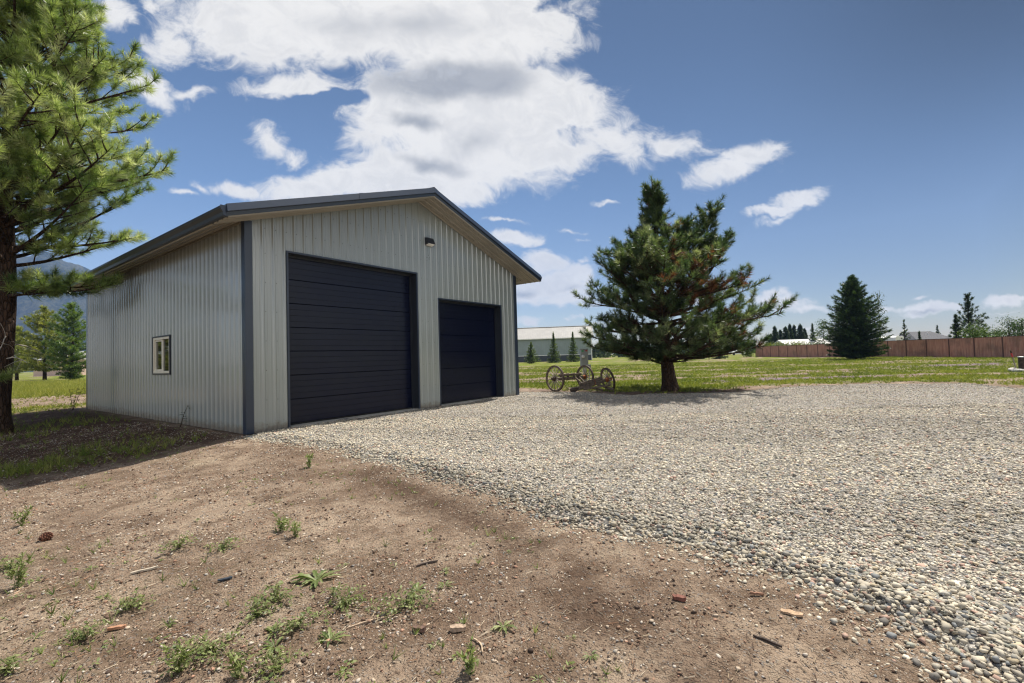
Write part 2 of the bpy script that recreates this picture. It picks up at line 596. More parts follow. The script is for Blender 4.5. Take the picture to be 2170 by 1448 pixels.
def ground_z(x, y):
    x = np.asarray(x, float)
    y = np.asarray(y, float)
    d = np.hypot(x - CAM[0], y - CAM[1])
    z = -0.045 - 0.06 * sst(-y, 1.0, 6.5) * sst(14 - x, 0, 8)
    left = sst(-x, 0.15, 3.4) * sst(y, -6.0, -0.4) * (1 - sst(y, 9.0, 16.0))
    z = z - 0.24 * left
    near = 1 - sst(d, 18, 45)
    keep = sst(np.maximum(np.maximum(-x, x - 9.27), np.maximum(-y, y - 12.1)), 0.0, 0.8)
    z = z + keep * near * ((fbm(x * 0.55, y * 0.55, 3, 3) - 0.5) * 0.10 + (fbm(x * 2.1, y * 2.1, 7, 3) - 0.5) * 0.045)
    z = z + (1 - sst(d, 9, 16)) * keep * (fbm(x * 9, y * 9, 11, 3) - 0.5) * 0.022
    z = z + sst(d, 30, 70) * (fbm(x * 0.05, y * 0.05, 15, 2) - 0.5) * 0.25 * (1 - sst(d, 140, 200))
    return z


def field_masks(x, y):
    """grass cover, flower patches and needle litter (darkened for yard shade) at a place on the ground"""
    x = np.asarray(x, float)
    y = np.asarray(y, float)
    dx, dy = x - CAM[0], y - CAM[1]
    dep = dx * HX.x + dy * HX.y
    lat = dx * HR.x + dy * HR.y
    rows = fbm(dep * 0.42, lat * 0.11, 21, 4, 0.65)
    rows = rows - 0.10 * np.exp(-((dep - 21.5) / 1.0) ** 2) - 0.08 * np.exp(-((dep - 30.0) / 2.0) ** 2) + 0.07 * np.exp(-((dep - 18.6) / 1.3) ** 2) + 0.05 * sst(dep, 36, 50)
    fine = fbm(x * 1.6, y * 1.6, 25, 3)
    g = 0.10 + 0.90 * sst(rows + (fine - 0.5) * 0.42, 0.33, 0.50)
    sd = poly_sd(x, y, GRAVEL)
    g = g * sst(-sd + (fine - 0.5) * 1.8, 0.5, 2.6)
    right = sst(x, 8.0, 11.5)
    back = sst(y + (fine - 0.5) * 2.5, 24.5, 27.5) * 0.95
    mid = np.exp(-((y - 14.6 + (fine - 0.5) * 2) / 1.5) ** 2) * sst(x + 9, 0, 3) * 0.75
    patch = sst(fbm(x * 0.8, y * 0.8, 29, 3), 0.56, 0.70) * 0.30 * sst(y, -13, -3)
    edge = 0.5 * sst(fbm(x * 0.7, y * 0.7, 33, 3), 0.46, 0.60) * np.exp(-((y - 1.2 - 0.2 * (x + 3)) / 1.1) ** 2) * sst(-x, 0.6, 2.2)
    near = np.maximum(np.maximum(back, mid), edge)
    g = np.where(x > 8, np.maximum(g * right, back * (1 - right)), near)
    g = np.maximum(g, patch * sst(-sd, 0.4, 1.5) * (x < 8))
    bloom = sst(fbm(dep * 0.6, lat * 0.09, 37, 3), 0.44, 0.58) * (np.exp(-((dep - 21.5) / 1.6) ** 2) + np.exp(-((dep - 31.0) / 3.0) ** 2)) * sst(x, 10, 13)
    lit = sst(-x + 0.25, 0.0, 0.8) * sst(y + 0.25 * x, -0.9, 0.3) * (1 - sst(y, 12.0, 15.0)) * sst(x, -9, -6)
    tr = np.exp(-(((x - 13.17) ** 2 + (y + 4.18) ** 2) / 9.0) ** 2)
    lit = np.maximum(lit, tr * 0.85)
    return np.clip(g, 0, 1), np.clip(bloom, 0, 1), np.clip(lit, 0, 1)


def axis(c, fine, half, grow, far):
    a = [0.0]
    s = fine
    while a[-1] < far:
        if a[-1] > half:
            s *= grow
        a.append(a[-1] + s)
    a = np.array(a)
    return np.concatenate([-a[:0:-1], a]) + c


gx = axis(1.0, 0.085, 9.0, 1.05, 6000)
gy = axis(-4.0, 0.085, 7.5, 1.05, 6000)
GXX, GYY = np.meshgrid(gx, gy, indexing='ij')
GZ = ground_z(GXX, GYY)
nx, ny = GXX.shape
idx = np.arange(nx * ny).reshape(nx, ny)
quads = np.stack([idx[:-1, :-1], idx[1:, :-1], idx[1:, 1:], idx[:-1, 1:]], -1).reshape(-1, 4)
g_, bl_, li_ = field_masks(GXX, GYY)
m, nt, b = material('dirt_and_field_ground')
p = nt.pos()
at = nt.n('ShaderNodeSeparateColor')
nt.t.links.new(nt.attr('tone'), at.inputs[0])
n1 = nt.noise(p, 0.55, 5, 0.6)
n2 = nt.noise(p, 3.2, 7, 0.66)
n3 = nt.noise(p, 26.0, 6, 0.7)
n4 = nt.noise(p, 110.0, 3, 0.6)
dirt = nt.mix(nt.mr(n1, 0.34, 0.66), (0.240, 0.168, 0.118), (0.440, 0.335, 0.243))
dirt = nt.mix(nt.mr(n2, 0.42, 0.66, 0.0, 0.85), dirt, (0.150, 0.098, 0.064))
dirt = nt.mix(nt.mr(n2, 0.30, 0.46, 0.7, 0.0), dirt, (0.42, 0.335, 0.245))
dirt = nt.mix(nt.mr(n3, 0.50, 0.70, 0.0, 0.75), dirt, (0.105, 0.070, 0.048))
dirt = nt.mix(nt.mr(n4, 0.60, 0.74, 0.0, 0.7), dirt, (0.46, 0.40, 0.33))
dirt = nt.mix(nt.mr(n4, 0.24, 0.38, 0.65, 0.0), dirt, (0.07, 0.045, 0.03))
rutv = nt.attr('rut', 'Fac')
pv_ = nt.vm('ADD', p, nt.vm('MULTIPLY', nt.noise(p, 40.0, 2, 0.5, out='Color'), (0.015, 0.015, 0.015)))
pc_ = nt.n('ShaderNodeSeparateColor')
nt.t.links.new(nt.voro(pv_, 62.0, 'Color'), pc_.inputs[0])
pd_ = nt.voro(pv_, 62.0, 'Distance')
inp = nt.mr(pd_, 0.30, 0.52, 1.0, 0.0)
dirt = nt.mix(nt.m('MULTIPLY', inp, nt.mr(pc_.outputs[0], 0.70, 0.80, 0.0, 0.60)), dirt, (0.46, 0.38, 0.30))
dirt = nt.mix(nt.m('MULTIPLY', inp, nt.mr(pc_.outputs[1], 0.72, 0.80, 0.0, 0.65)), dirt, (0.085, 0.056, 0.042))
dirt = nt.mix(nt.m('MULTIPLY', inp, nt.mr(pc_.outputs[2], 0.86, 0.90, 0.0, 0.6)), dirt, (0.27, 0.255, 0.24))
dirt = nt.mix(nt.m('MULTIPLY', rutv, nt.mr(n3, 0.30, 0.62, 0.50, 0.95)), dirt, (0.088, 0.055, 0.037))
mulch_shade = nt.mix(nt.mr(n3, 0.35, 0.65), (0.038, 0.021, 0.014), (0.120, 0.068, 0.043))  # needle litter, its colour darkened to deepen the shade beside the garage
dirt = nt.mix(nt.m('MULTIPLY', at.outputs[2], nt.mr(n2, 0.25, 0.5, 0.55, 1.0)), dirt, mulch_shade)
gr = nt.mix(nt.mr(nt.noise(p, 1.1, 6, 0.7), 0.35, 0.65), (0.090, 0.130, 0.014), (0.215, 0.225, 0.032))
gr = nt.mix(nt.mr(n3, 0.46, 0.66, 0.0, 0.7), gr, (0.045, 0.065, 0.015))
cover = nt.m('MULTIPLY', at.outputs[0], nt.mr(nt.m('ADD', nt.m('MULTIPLY', n3, 0.7), nt.m('MULTIPLY', at.outputs[0], 0.45)), 0.42, 0.66))
soil = nt.mix(nt.m('MULTIPLY', at.outputs[1], 0.8), dirt, (0.21, 0.15, 0.215))
c = nt.mix(cover, soil, gr)
nt.put(b.inputs['Base Color'], c)
b.inputs['Roughness'].default_value = 0.95
b.inputs['Specular IOR Level'].default_value = 0.15
hh = nt.m('ADD', nt.m('ADD', nt.m('MULTIPLY', n3, 0.7), nt.m('MULTIPLY', n4, 0.35)), nt.m('MULTIPLY', inp, nt.m('MULTIPLY', pc_.outputs[0], 0.35)))
nt.put(b.inputs['Normal'], nt.bump(hh, 1.0, 0.05))
M['ground'] = m
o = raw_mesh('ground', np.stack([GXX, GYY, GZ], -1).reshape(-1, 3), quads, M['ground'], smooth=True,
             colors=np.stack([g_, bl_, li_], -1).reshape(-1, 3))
RUT = [(800, 1010), (950, 1078), (1110, 1165), (1240, 1270), (1330, 1370), (1390, 1460)]
RUT = [ground_pt(a, b, -0.12) for a, b in RUT]
rd = np.full(GXX.shape, 1e9)
for (ax, ay), (bx, by) in zip(RUT[:-1], RUT[1:]):
    t_ = np.clip(((GXX - ax) * (bx - ax) + (GYY - ay) * (by - ay)) / ((bx - ax) ** 2 + (by - ay) ** 2), 0, 1)
    rd = np.minimum(rd, np.hypot(GXX - ax - t_ * (bx - ax), GYY - ay - t_ * (by - ay)))
rd = np.exp(-(rd / 0.30) ** 2) * sst(fbm(GXX * 2.0, GYY * 2.0, 66, 3), 0.15, 0.5)
fa = o.data.attributes.new('rut', 'FLOAT', 'POINT')
fa.data.foreach_set('value', rd.ravel().astype(np.float32))
tag(o, kind='structure')

# gravel: a sheet that rises out of the dirt and dips under it along its edge
def gravel_z(x, y, sd):
    wind = 0.020 * np.exp(-((sd - 0.30) / 0.22) ** 2)
    rut = (fbm(np.asarray(x) * 0.9, np.asarray(y) * 0.9, 50, 3) - 0.5) * 0.05
    fine = (fbm(np.asarray(x) * 12, np.asarray(y) * 12, 53, 2) - 0.5) * 0.022
    return ground_z(x, y) - 0.03 + 0.055 * sst(sd, -0.12, 0.25) + (wind + rut + fine) * sst(sd, 0.0, 0.3)


ax_ = np.arange(-4.5, 18.6, 0.085)
ay_ = np.arange(-24.0, 3.6, 0.085)
AX, AY = np.meshgrid(ax_, ay_, indexing='ij')
SD = gravel_sd(AX, AY)
AZ = gravel_z(AX, AY, SD)
keepv = SD > -0.20
nx, ny = AX.shape
idx = np.arange(nx * ny).reshape(nx, ny)
q = np.stack([idx[:-1, :-1], idx[1:, :-1], idx[1:, 1:], idx[:-1, 1:]], -1).reshape(-1, 4)
kf = keepv.ravel()
q = q[kf[q].all(1)]
used = np.unique(q)
remap = np.full(nx * ny, -1)
remap[used] = np.arange(len(used))
m, nt, b = material('crushed_gravel')
p = nt.pos()
p2 = nt.vm('ADD', p, nt.vm('MULTIPLY', nt.noise(p, 30.0, 2, 0.5, out='Color'), (0.02, 0.02, 0.02)))
vc = nt.voro(p2, 34.0, 'Color')
vd = nt.voro(p2, 34.0, 'Distance')
sv = nt.n('ShaderNodeSeparateColor')
nt.t.links.new(vc, sv.inputs[0])
c = nt.mix(nt.mr(sv.outputs[0], 0.05, 0.95, smooth=False), (0.30, 0.285, 0.26), (0.68, 0.63, 0.545))
c = nt.mix(nt.mr(sv.outputs[1], 0.78, 0.95, 0, 0.7), c, (0.36, 0.25, 0.21))
c = nt.mix(nt.mr(sv.outputs[2], 0.80, 0.95, 0, 0.8), c, (0.15, 0.165, 0.185))
c = nt.mix(nt.mr(vd, 0.30, 0.62, 0.0, 0.75), c, (0.06, 0.052, 0.045))
pr = nt.xyz(nt.dot(p, (0.37, 0.93, 0)), nt.m('MULTIPLY', nt.dot(p, (0.93, -0.37, 0)), 0.30), 0.0)
big = nt.noise(pr, 1.1, 5, 0.6)
c = nt.mix(nt.mr(big, 0.50, 0.68, 0.0, 0.5), c, (0.17, 0.155, 0.135))
nt.put(b.inputs['Base Color'], c)
b.inputs['Roughness'].default_value = 0.9
b.inputs['Specular IOR Level'].default_value = 0.2
hgt = nt.m('ADD', nt.m('SUBTRACT', 1.0, vd), nt.m('MULTIPLY', nt.noise(p, 60.0, 3, 0.6), 0.5))
nt.put(b.inputs['Normal'], nt.bump(hgt, 1.0, 0.028))
M['gravel'] = m
gv = np.stack([AX, AY, AZ], -1).reshape(-1, 3)[used]
o = raw_mesh('gravel_driveway', gv, remap[q], M['gravel'], smooth=True)
tag(o, kind='structure')

# loose stones on and beside the gravel, largest near the viewer
rng = np.random.default_rng(5)
_ico = None


def ico_stone():
    t = (1 + 5 ** 0.5) / 2
    v = np.array([(-1, t, 0), (1, t, 0), (-1, -t, 0), (1, -t, 0), (0, -1, t), (0, 1, t), (0, -1, -t), (0, 1, -t), (t, 0, -1), (t, 0, 1), (-t, 0, -1), (-t, 0, 1)], float)
    v /= np.linalg.norm(v[0])
    f = np.array([(0, 11, 5), (0, 5, 1), (0, 1, 7), (0, 7, 10), (0, 10, 11), (1, 5, 9), (5, 11, 4), (11, 10, 2), (10, 7, 6), (7, 1, 8), (3, 9, 4), (3, 4, 2), (3, 2, 6), (3, 6, 8), (3, 8, 9), (4, 9, 5), (2, 4, 11), (6, 2, 10), (8, 6, 7), (9, 8, 1)])
    return v, f


def stones(name, xy, zz, rad, cols, mat, flat=(0.35, 0.7), rng=rng, stretch=(0.6, 1.0)):
    n = len(rad)
    v0, f0 = ico_stone()
    V = np.repeat(v0[None], n, 0) * (1 + (rng.random((n, 12, 1)) - 0.5) * 0.8)
    S = np.stack([np.ones(n), rng.uniform(*stretch, n), rng.uniform(*flat, n)], -1)
    V *= (S * rad[:, None])[:, None, :]
    tx, ty = rng.normal(0, 0.30, n), rng.normal(0, 0.30, n)
    a = rng.uniform(0, 2 * math.pi, n)
    y1 = V[:, :, 1] * np.cos(tx)[:, None] - V[:, :, 2] * np.sin(tx)[:, None]
    z1 = V[:, :, 1] * np.sin(tx)[:, None] + V[:, :, 2] * np.cos(tx)[:, None]
    x2 = V[:, :, 0] * np.cos(ty)[:, None] + z1 * np.sin(ty)[:, None]
    z2 = -V[:, :, 0] * np.sin(ty)[:, None] + z1 * np.cos(ty)[:, None]
    X = x2 * np.cos(a)[:, None] - y1 * np.sin(a)[:, None] + xy[:, :1]
    Y = x2 * np.sin(a)[:, None] + y1 * np.cos(a)[:, None] + xy[:, 1:2]
    Z = z2 + zz[:, None]
    Vv = np.stack([X, Y, Z], -1).reshape(-1, 3)
    F = (f0[None] + (np.arange(n) * 12)[:, None, None]).reshape(-1, 3)
    return raw_mesh(name, Vv, F, mat, colors=np.repeat(cols, 12, 0))


def stone_colors(n, rng):
    base = np.array([(0.56, 0.51, 0.42), (0.47, 0.43, 0.365), (0.36, 0.345, 0.315), (0.64, 0.59, 0.50), (0.46, 0.32, 0.265), (0.25, 0.265, 0.28), (0.52, 0.44, 0.32), (0.17, 0.16, 0.15), (0.38, 0.385, 0.33)])
    w = np.array([0.22, 0.2, 0.14, 0.15, 0.07, 0.08, 0.06, 0.04, 0.04])
    k = rng.choice(len(base), n, p=w / w.sum())
    return base[k] * (1.03, 1.0, 0.93) * rng.uniform(0.72, 1.2, (n, 1))


def frustum_xy(n, d0, d1, rng, pw=1.0, lat=1.18, lat0=None):
    u = rng.random(n)
    d = (d0 ** pw + u * (d1 ** pw - d0 ** pw)) ** (1 / pw)
    s = rng.uniform(-lat if lat0 is None else lat0, lat, n)
    return np.stack([CAM[0] + HX.x * d + HR.x * s * d, CAM[1] + HX.y * d + HR.y * s * d], -1), d


XY, D = frustum_xy(290000, 1.6, 11.0, rng, 1.05)
XY2, D2 = frustum_xy(120000, 10.0, 19.5, rng, 1.0, 1.12)
XY3, D3 = frustum_xy(130000, 1.6, 14.0, rng, 1.05, 2.4, 1.1)      # the gravel goes on beyond the frame
XY, D = np.concatenate([XY, XY2, XY3]), np.concatenate([D, D2, D3])
sd = gravel_sd(XY[:, 0], XY[:, 1])
pk = np.where(sd > 0, 1.0, np.exp(sd / 0.11) * 0.9)
sel = (rng.random(len(sd)) < pk) & ~((XY[:, 1] > -0.06) & (XY[:, 0] > -0.2) & (XY[:, 0] < 9.35)) & ~((XY[:, 1] > 0.0) & (XY[:, 0] < 9.35) & (XY[:, 0] > -3))
XY, D, sd = XY[sel], D[sel], sd[sel]
rad = rng.lognormal(math.log(0.0074), 0.42, len(D)) * (1 + 0.55 * np.exp(-((sd - 0.2) / 0.35) ** 2)) * (1 + 0.05 * D)
rad = np.clip(rad, 0.003, 0.026)
rad = np.where(D > 11, np.minimum(rad, 0.020), rad)
zz = np.where(sd > -0.12, gravel_z(XY[:, 0], XY[:, 1], sd), -9)
zz = np.maximum(zz, ground_z(XY[:, 0], XY[:, 1])) + rad * rng.uniform(-0.5, 0.6, len(rad))
scol = stone_colors(len(rad), rng) * (1 - 0.27 * np.exp(-((sd - 0.1) / 0.4) ** 2) - 0.22 * sst(fbm((XY[:, 0] * HX.x + XY[:, 1] * HX.y) * 0.95 + 0.25 * (XY[:, 0] * HR.x + XY[:, 1] * HR.y), (XY[:, 0] * HR.x + XY[:, 1] * HR.y) * 0.22, 57, 4), 0.47, 0.66))[:, None]
o = stones('gravel_stones', XY, zz, rad, scol, M['stone'])
tag(o, 'loose grey and tan stones lying over the gravel driveway', 'gravel', kind='stuff')

# ------------------------------------------------------------------ the garage
GW, GD, HE, PK = 9.27, 12.11, 4.29, 5.84
RX = GW / 2
SL = (PK - HE) / RX
PITCH = 0.2286
garage = empty('metal_garage', (0, 0, 0))
tag(garage, 'grey ribbed steel garage with slate blue trim and two black overhead doors', 'garage')
PROF = [(-0.036, 0), (-0.014, 0.025), (0.014, 0.025), (0.036, 0), (0.064, 0), (0.071, 0.004), (0.082, 0.004), (0.089, 0), (0.140, 0), (0.147, 0.004), (0.158, 0.004), (0.165, 0)]


def rib_samples(L, start, extra=()):
    """positions along a wall and rib height there"""
    pts = []
    k = int(L / PITCH) + 3
    for i in range(-1, k):
        for t, h in PROF:
            pts.append((start + i * PITCH + t, h))
    pts.sort()
    xs = np.array([q[0] for q in pts])
    hs = np.array([q[1] for q in pts])
    use = sorted(set([round(float(x), 5) for x in xs if 0 < x < L] + [0.0, L] + [float(e) for e in extra]))
    return [(x, float(np.interp(x, xs, hs))) for x in use]


def ribbed_wall(name, L, start, top, holes, place, screws_z, extra=()):
    """one wall of ribbed sheet: top(s) gives its height, holes = (s0, s1, z0, z1), place(s, out, z) -> point"""
    mb = MB()
    ex = list(extra)
    for h in holes:
        ex += [h[0], h[1]]
    S = rib_samples(L, start, ex)
    for (s0, o0), (s1, o1) in zip(S[:-1], S[1:]):
        mid = (s0 + s1) / 2
        spans = [(-0.03, None)]
        for h in holes:
            if h[0] < mid < h[1]:
                spans = ([(-0.03, h[2])] if h[2] > 0.01 else []) + [(h[3], None)]
        for za, zb in spans:
            ta, tb = (top(s0), top(s1)) if zb is None else (zb, zb)
            mb.add([place(s0, o0, za), place(s1, o1, za), place(s1, o1, tb), place(s0, o0, ta)], [(0, 1, 2, 3)])
    mb.cur = 1
    i = 0
    s = start - PITCH
    while s < L:
        s += PITCH
        sp = s + 0.055
        if not 0.18 < sp < L - 0.15:
            continue
        for z in screws_z:
            if z > top(sp) - 0.08 or any(h[0] - 0.06 < sp < h[1] + 0.06 and h[2] - 0.06 < z < h[3] + 0.06 for h in holes):
                continue
            r = 0.0085
            ring = [place(sp + r * math.cos(k * math.pi / 3), 0.001, z + r * math.sin(k * math.pi / 3)) for k in range(6)]
            rng2 = [place(sp + r * .8 * math.cos(k * math.pi / 3), 0.008, z + r * .8 * math.sin(k * math.pi / 3)) for k in range(6)]
            mb.add(ring + rng2, [(6, 7, 8, 9, 10, 11)] + [(k, (k + 1) % 6, (k + 1) % 6 + 6, k + 6) for k in range(6)])
    return mb.build(name, [M['clad'], M['screw']], garage)


BIG = (0.873, 4.533, 0.0, 3.761)
SML = (5.385, 8.353, 0.0, 3.122)
WIN = (4.115, 5.324, 1.203, 2.146)
soff = lambda s: HE + SL * (RX - abs(s - RX))
gable = ribbed_wall('gable_wall', GW, 0.335, soff, [BIG, SML], lambda s, o, z: (s, -o, z), [0.12, 0.62, 1.23, 1.84, 2.45, 3.06, 3.67, 4.2, 4.75, 5.3], (RX,))
side = ribbed_wall('side_wall', GD, 0.30, lambda s: HE, [WIN], lambda s, o, z: (-o, s, z), [0.12, 0.62, 1.23, 1.84, 2.45, 3.06, 3.67, 4.15])
ribbed_wall('side_wall', GD, 0.30, lambda s: HE, [], lambda s, o, z: (GW + o, GD - s, z), [0.12, 1.23, 2.45, 3.67])
ribbed_wall('gable_wall', GW, 0.335, soff, [], lambda s, o, z: (GW - s, GD + o, z), [0.12, 1.23, 2.45, 3.67], (RX,))
# wiring knock-outs below the lamp
for dx, dz in ((0, 0), (0.03, -0.07), (-0.06, -0.08), (0.09, -0.05), (0.02, -0.11)):
    mb = MB()
    mb.box((5.02 + dx, -0.006, 4.36 + dz), (5.037 + dx, 0.012, 4.385 + dz))
    mb.build('cable_hole', M['screw'], garage)

# corner trims
def corner(x, sx, y, sy):
    mb = MB()
    w, t = 0.12, 0.029
    a, bb = x - sx * t, x + sx * w
    mb.box((min(a, bb), min(y - sy * t, y + sy * 0.004), -0.03), (max(a, bb), max(y - sy * t, y + sy * 0.004), HE - 0.002))
    mb.box((min(x - sx * t, x + sx * 0.003), min(y + sy * 0.0045, y + sy * w), -0.03), (max(x - sx * t, x + sx * 0.003), max(y + sy * 0.0045, y + sy * w), HE - 0.002))
    mb.build('corner_trim', M['trim'], garage, bevel=0.003)


for cx, sx in ((0, 1), (GW, -1)):
    for cy, sy in ((0, 1), (GD, -1)):
        corner(cx, sx, cy, sy)

# roof
OVS, OVR = 0.60, 0.72
XL, XR = -OVS, GW + OVS
roof_top = lambda x: 4.485 + SL * (RX - abs(x - RX))
roof = MB()
ys = []
y = -OVR + 0.06
for i in range(int((GD + 2 * OVR) / PITCH) + 1):
    for t, h in PROF:
        if y + i * PITCH + t < GD + OVR - 0.02:
            ys.append((y + i * PITCH + t, h * 1.15))
ys.sort()
ys = [(-OVR + 0.012, 0)] + ys + [(GD + OVR - 0.012, 0)]
for (ya, ha), (yb, hb) in zip(ys[:-1], ys[1:]):
    for xe in (XL - 0.035, XR + 0.035):
        roof.add([(xe, ya, roof_top(xe) + ha), (xe, yb, roof_top(xe) + hb), (RX, yb, roof_top(RX) + hb), (RX, ya, roof_top(RX) + ha)], [(0, 1, 2, 3)])
        roof.add([(xe, ya, roof_top(xe) + ha), (xe, yb, roof_top(xe) + hb), (xe, yb, roof_top(xe) - 0.012), (xe, ya, roof_top(xe) - 0.012)], [(0, 1, 2, 3)])
roof.build('roof', M['roof'], garage)
rc = MB()
hr = roof_top(RX)
for sx in (-1, 1):
    rc.add([(RX, -OVR + 0.01, hr + 0.055), (RX, GD + OVR - 0.01, hr + 0.055), (RX + sx * 0.26, GD + OVR - 0.01, hr + 0.055 - 0.26 * SL - 0.022), (RX + sx * 0.26, -OVR + 0.01, hr + 0.055 - 0.26 * SL - 0.022)], [(0, 1, 2, 3)])
rc.build('ridge_cap', M['trim'], garage)

# soffit under the rakes and eaves: ribbed sheet following the roof pitch
def soffit_profile(L):
    out, s = [], 0.0
    while s < L:
        for t, h in ((0, 0), (0.015, 0.028), (0.042, 0.028), (0.057, 0), (0.10, 0), (0.106, 0.004), (0.118, 0.004), (0.124, 0)):
            if s + t < L:
                out.append((s + t, h))
        s += 0.205
    return out + [(L, 0)]


for y0, y1, nm in ((-OVR + 0.02, -0.003, 'f'), (GD + 0.003, GD + OVR - 0.02, 'b')):
    mb = MB()
    P = soffit_profile(y1 - y0)
    for (a, ha), (c2, hb) in zip(P[:-1], P[1:]):
        for xa, xb in ((XL, RX), (RX, XR)):
            mb.add([(xa, y0 + a, soff(xa) - ha), (xb, y0 + a, soff(xb) - ha), (xb, y0 + c2, soff(xb) - hb), (xa, y0 + c2, soff(xa) - hb)], [(0, 1, 2, 3)])
    mb.cur = 1
    for i in range(46):
        for sy_ in (0.09, 0.50):
            x = XL + 0.12 + i * 0.228
            mb.box((x, y0 + sy_, soff(x) - 0.012), (x + 0.014, y0 + sy_ + 0.014, soff(x) - 0.002))
    mb.build('soffit', [M['soffit'], M['screw']], garage)
for xa, xb in ((XL, -0.003), (XR, GW + 0.003)):
    mb = MB()
    P = soffit_profile(abs(xb - xa))
    sg = 1 if xb > xa else -1
    for (a, ha), (c2, hb) in zip(P[:-1], P[1:]):
        X0, X1 = xa + sg * a, xa + sg * c2
        mb.add([(X0, 0, soff(X0) - ha), (X0, GD, soff(X0) - ha), (X1, GD, soff(X1) - hb), (X1, 0, soff(X1) - hb)], [(0, 1, 2, 3)])
    mb.build('soffit', M['soffit'], garage)
# frieze strips where soffit meets wall
mb = MB()
mb.box((-0.030, 0.16, HE - 0.055), (-0.0195, GD - 0.16, HE - 0.003))
mb.build('frieze_trim', M['soffit'], garage)

# rake trim: two-tone fascia along both slopes
def rake(yo, sy, xa, xb, name='rake_trim', grow=0.0):
    """yo outer plane, sy +1 when the wall lies towards +y"""
    sec = [(0.10, 0.030), (0.004 - grow, 0.034 + grow), (0.0 - grow, 0.02), (-0.034 - grow, -0.108), (-0.030 - grow, -0.117), (0.012 - grow, -0.122), (0.022 - grow, -0.196), (0.03, -0.204), (0.06, -0.204), (0.06, -0.19), (0.045, 0.0), (0.10, 0.01)]
    mb = MB()
    for lo, hi in ((xa, RX), (RX, xb)):
        lo2, hi2 = max(min(lo, xb), xa), max(min(hi, xb), xa)
        if hi2 - lo2 < 1e-6:
            continue
        rings = [[(x, yo + sy * a, roof_top(x) + dz) for a, dz in sec] for x in (lo2, hi2)]
        mb.sweep(None, rings)
    return mb.build(name, M['trim'], garage)


rake(-OVR, 1, XL - 0.03, XR + 0.03)
rake(GD + OVR, -1, XL - 0.03, XR + 0.03)
jt = rake(-OVR, 1, 2.20, 2.30, 'trim_joint', 0.004)

# gutters on both eaves
for sx, xe in ((-1, XL), (1, XR)):
    mb = MB()
    zt = roof_top(xe) - 0.012
    sec = [(0.0, 0.0), (0.0, -0.185), (0.075, -0.185), (0.085, -0.12), (0.125, -0.055), (0.125, -0.012), (0.112, -0.012), (0.112, -0.05), (0.072, -0.115), (0.065, -0.172), (0.012, -0.172), (0.012, 0.0)]
    rings = [[(xe + sx * a, yy, zt + dz) for a, dz in sec] for yy in (-OVR + 0.035, GD + OVR - 0.035)]
    mb.sweep(None, rings)
    g = mb.build('gutter', M['dark'], garage)
    for yy in (-OVR + 0.022, GD + OVR - 0.034):
        e = MB()
        ring = [(xe + sx * a, zt + dz) for a, dz in ((0.0, 0.0), (0.0, -0.187), (0.077, -0.187), (0.087, -0.12), (0.128, -0.055), (0.128, 0.0))]
        e.sweep(None, [[(x, yy, z) for x, z in ring], [(x, yy + 0.012, z) for x, z in ring]])
        e.build('gutter_cap', M['trim'], g)

# overhead doors
REC = 0.25


def overhead_door(h, nsec, label):
    x0, x1, z0, z1 = h
    t = 0.042
    d = empty('garage_door', (0, 0, 0))
    d.parent = garage
    d['label'] = label
    tr = MB()
    for a, b2, c2, e2 in ((x0 - t, -0.05, x0, z1), (x1, -0.05, x1 + t, z1)):
        tr.box((a, -0.027, b2), (c2, 0.004, e2))
    tr.box((x0 - t, -0.0272, z1 + 0.0005), (x1 + t, 0.004, z1 + t))
    tr.build('trim_frame', M['trim'], d, bevel=0.003)
    jb = MB()
    jb.box((x0 - 0.05, 0.0045, -0.05), (x0, REC + 0.08, z1))
    jb.box((x1, 0.0045, -0.05), (x1 + 0.05, REC + 0.08, z1))
    jb.box((x0 - 0.05, 0.0045, z1 + 0.0005), (x1 + 0.05, REC + 0.08, z1 + 0.05))
    # weather stops against the panel
    jb.box((x0 + 0.0005, REC - 0.055, 0.0), (x0 + 0.045, REC - 0.012, z1 - 0.046))
    jb.box((x1 - 0.045, REC - 0.055, 0.0), (x1 - 0.0005, REC - 0.012, z1 - 0.046))
    jb.box((x0 + 0.0005, REC - 0.055, z1 - 0.045), (x1 - 0.0005, REC - 0.012, z1 - 0.0005))
    jb.build('jamb', M['dark'], d)
    zb = 0.035
    hs = (z1 - zb) / nsec
    for i in range(nsec):
        za = zb + i * hs
        prof = [(0.014, 0.0), (0.0, 0.010)]
        for g in range(1, 4):
            zc = g * hs / 4
            prof += [(0.0, zc - 0.006), (0.003, zc - 0.002), (0.003, zc + 0.002), (0.0, zc + 0.006)]
        prof += [(0.0, hs - 0.010), (0.014, hs - 0.001)]
        mb = MB()
        for (ya, za_), (yb, zb_) in zip(prof[:-1], prof[1:]):
            mb.add([(x0, REC + ya, za + za_), (x1, REC + ya, za + za_), (x1, REC + yb, za + zb_), (x0, REC + yb, za + zb_)], [(0, 1, 2, 3)])
        mb.add([(x0, REC + 0.05, za), (x1, REC + 0.05, za), (x1, REC + 0.05, za + hs), (x0, REC + 0.05, za + hs)], [(3, 2, 1, 0)])
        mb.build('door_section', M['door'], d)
    s = MB()
    s.box((x0 + 0.002, REC + 0.002, 0.003), (x1 - 0.002, REC + 0.04, 0.034))
    s.build('bottom_seal', M['rubber'], d)
    sl = MB()
    sl.box((x0 - 0.03, -0.045, -0.16), (x1 + 0.03, REC + 0.3, 0.0))
    sl.build('concrete_sill', M['concrete'], d, bevel=0.006)


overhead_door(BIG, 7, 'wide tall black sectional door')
overhead_door(SML, 6, 'smaller black sectional door')

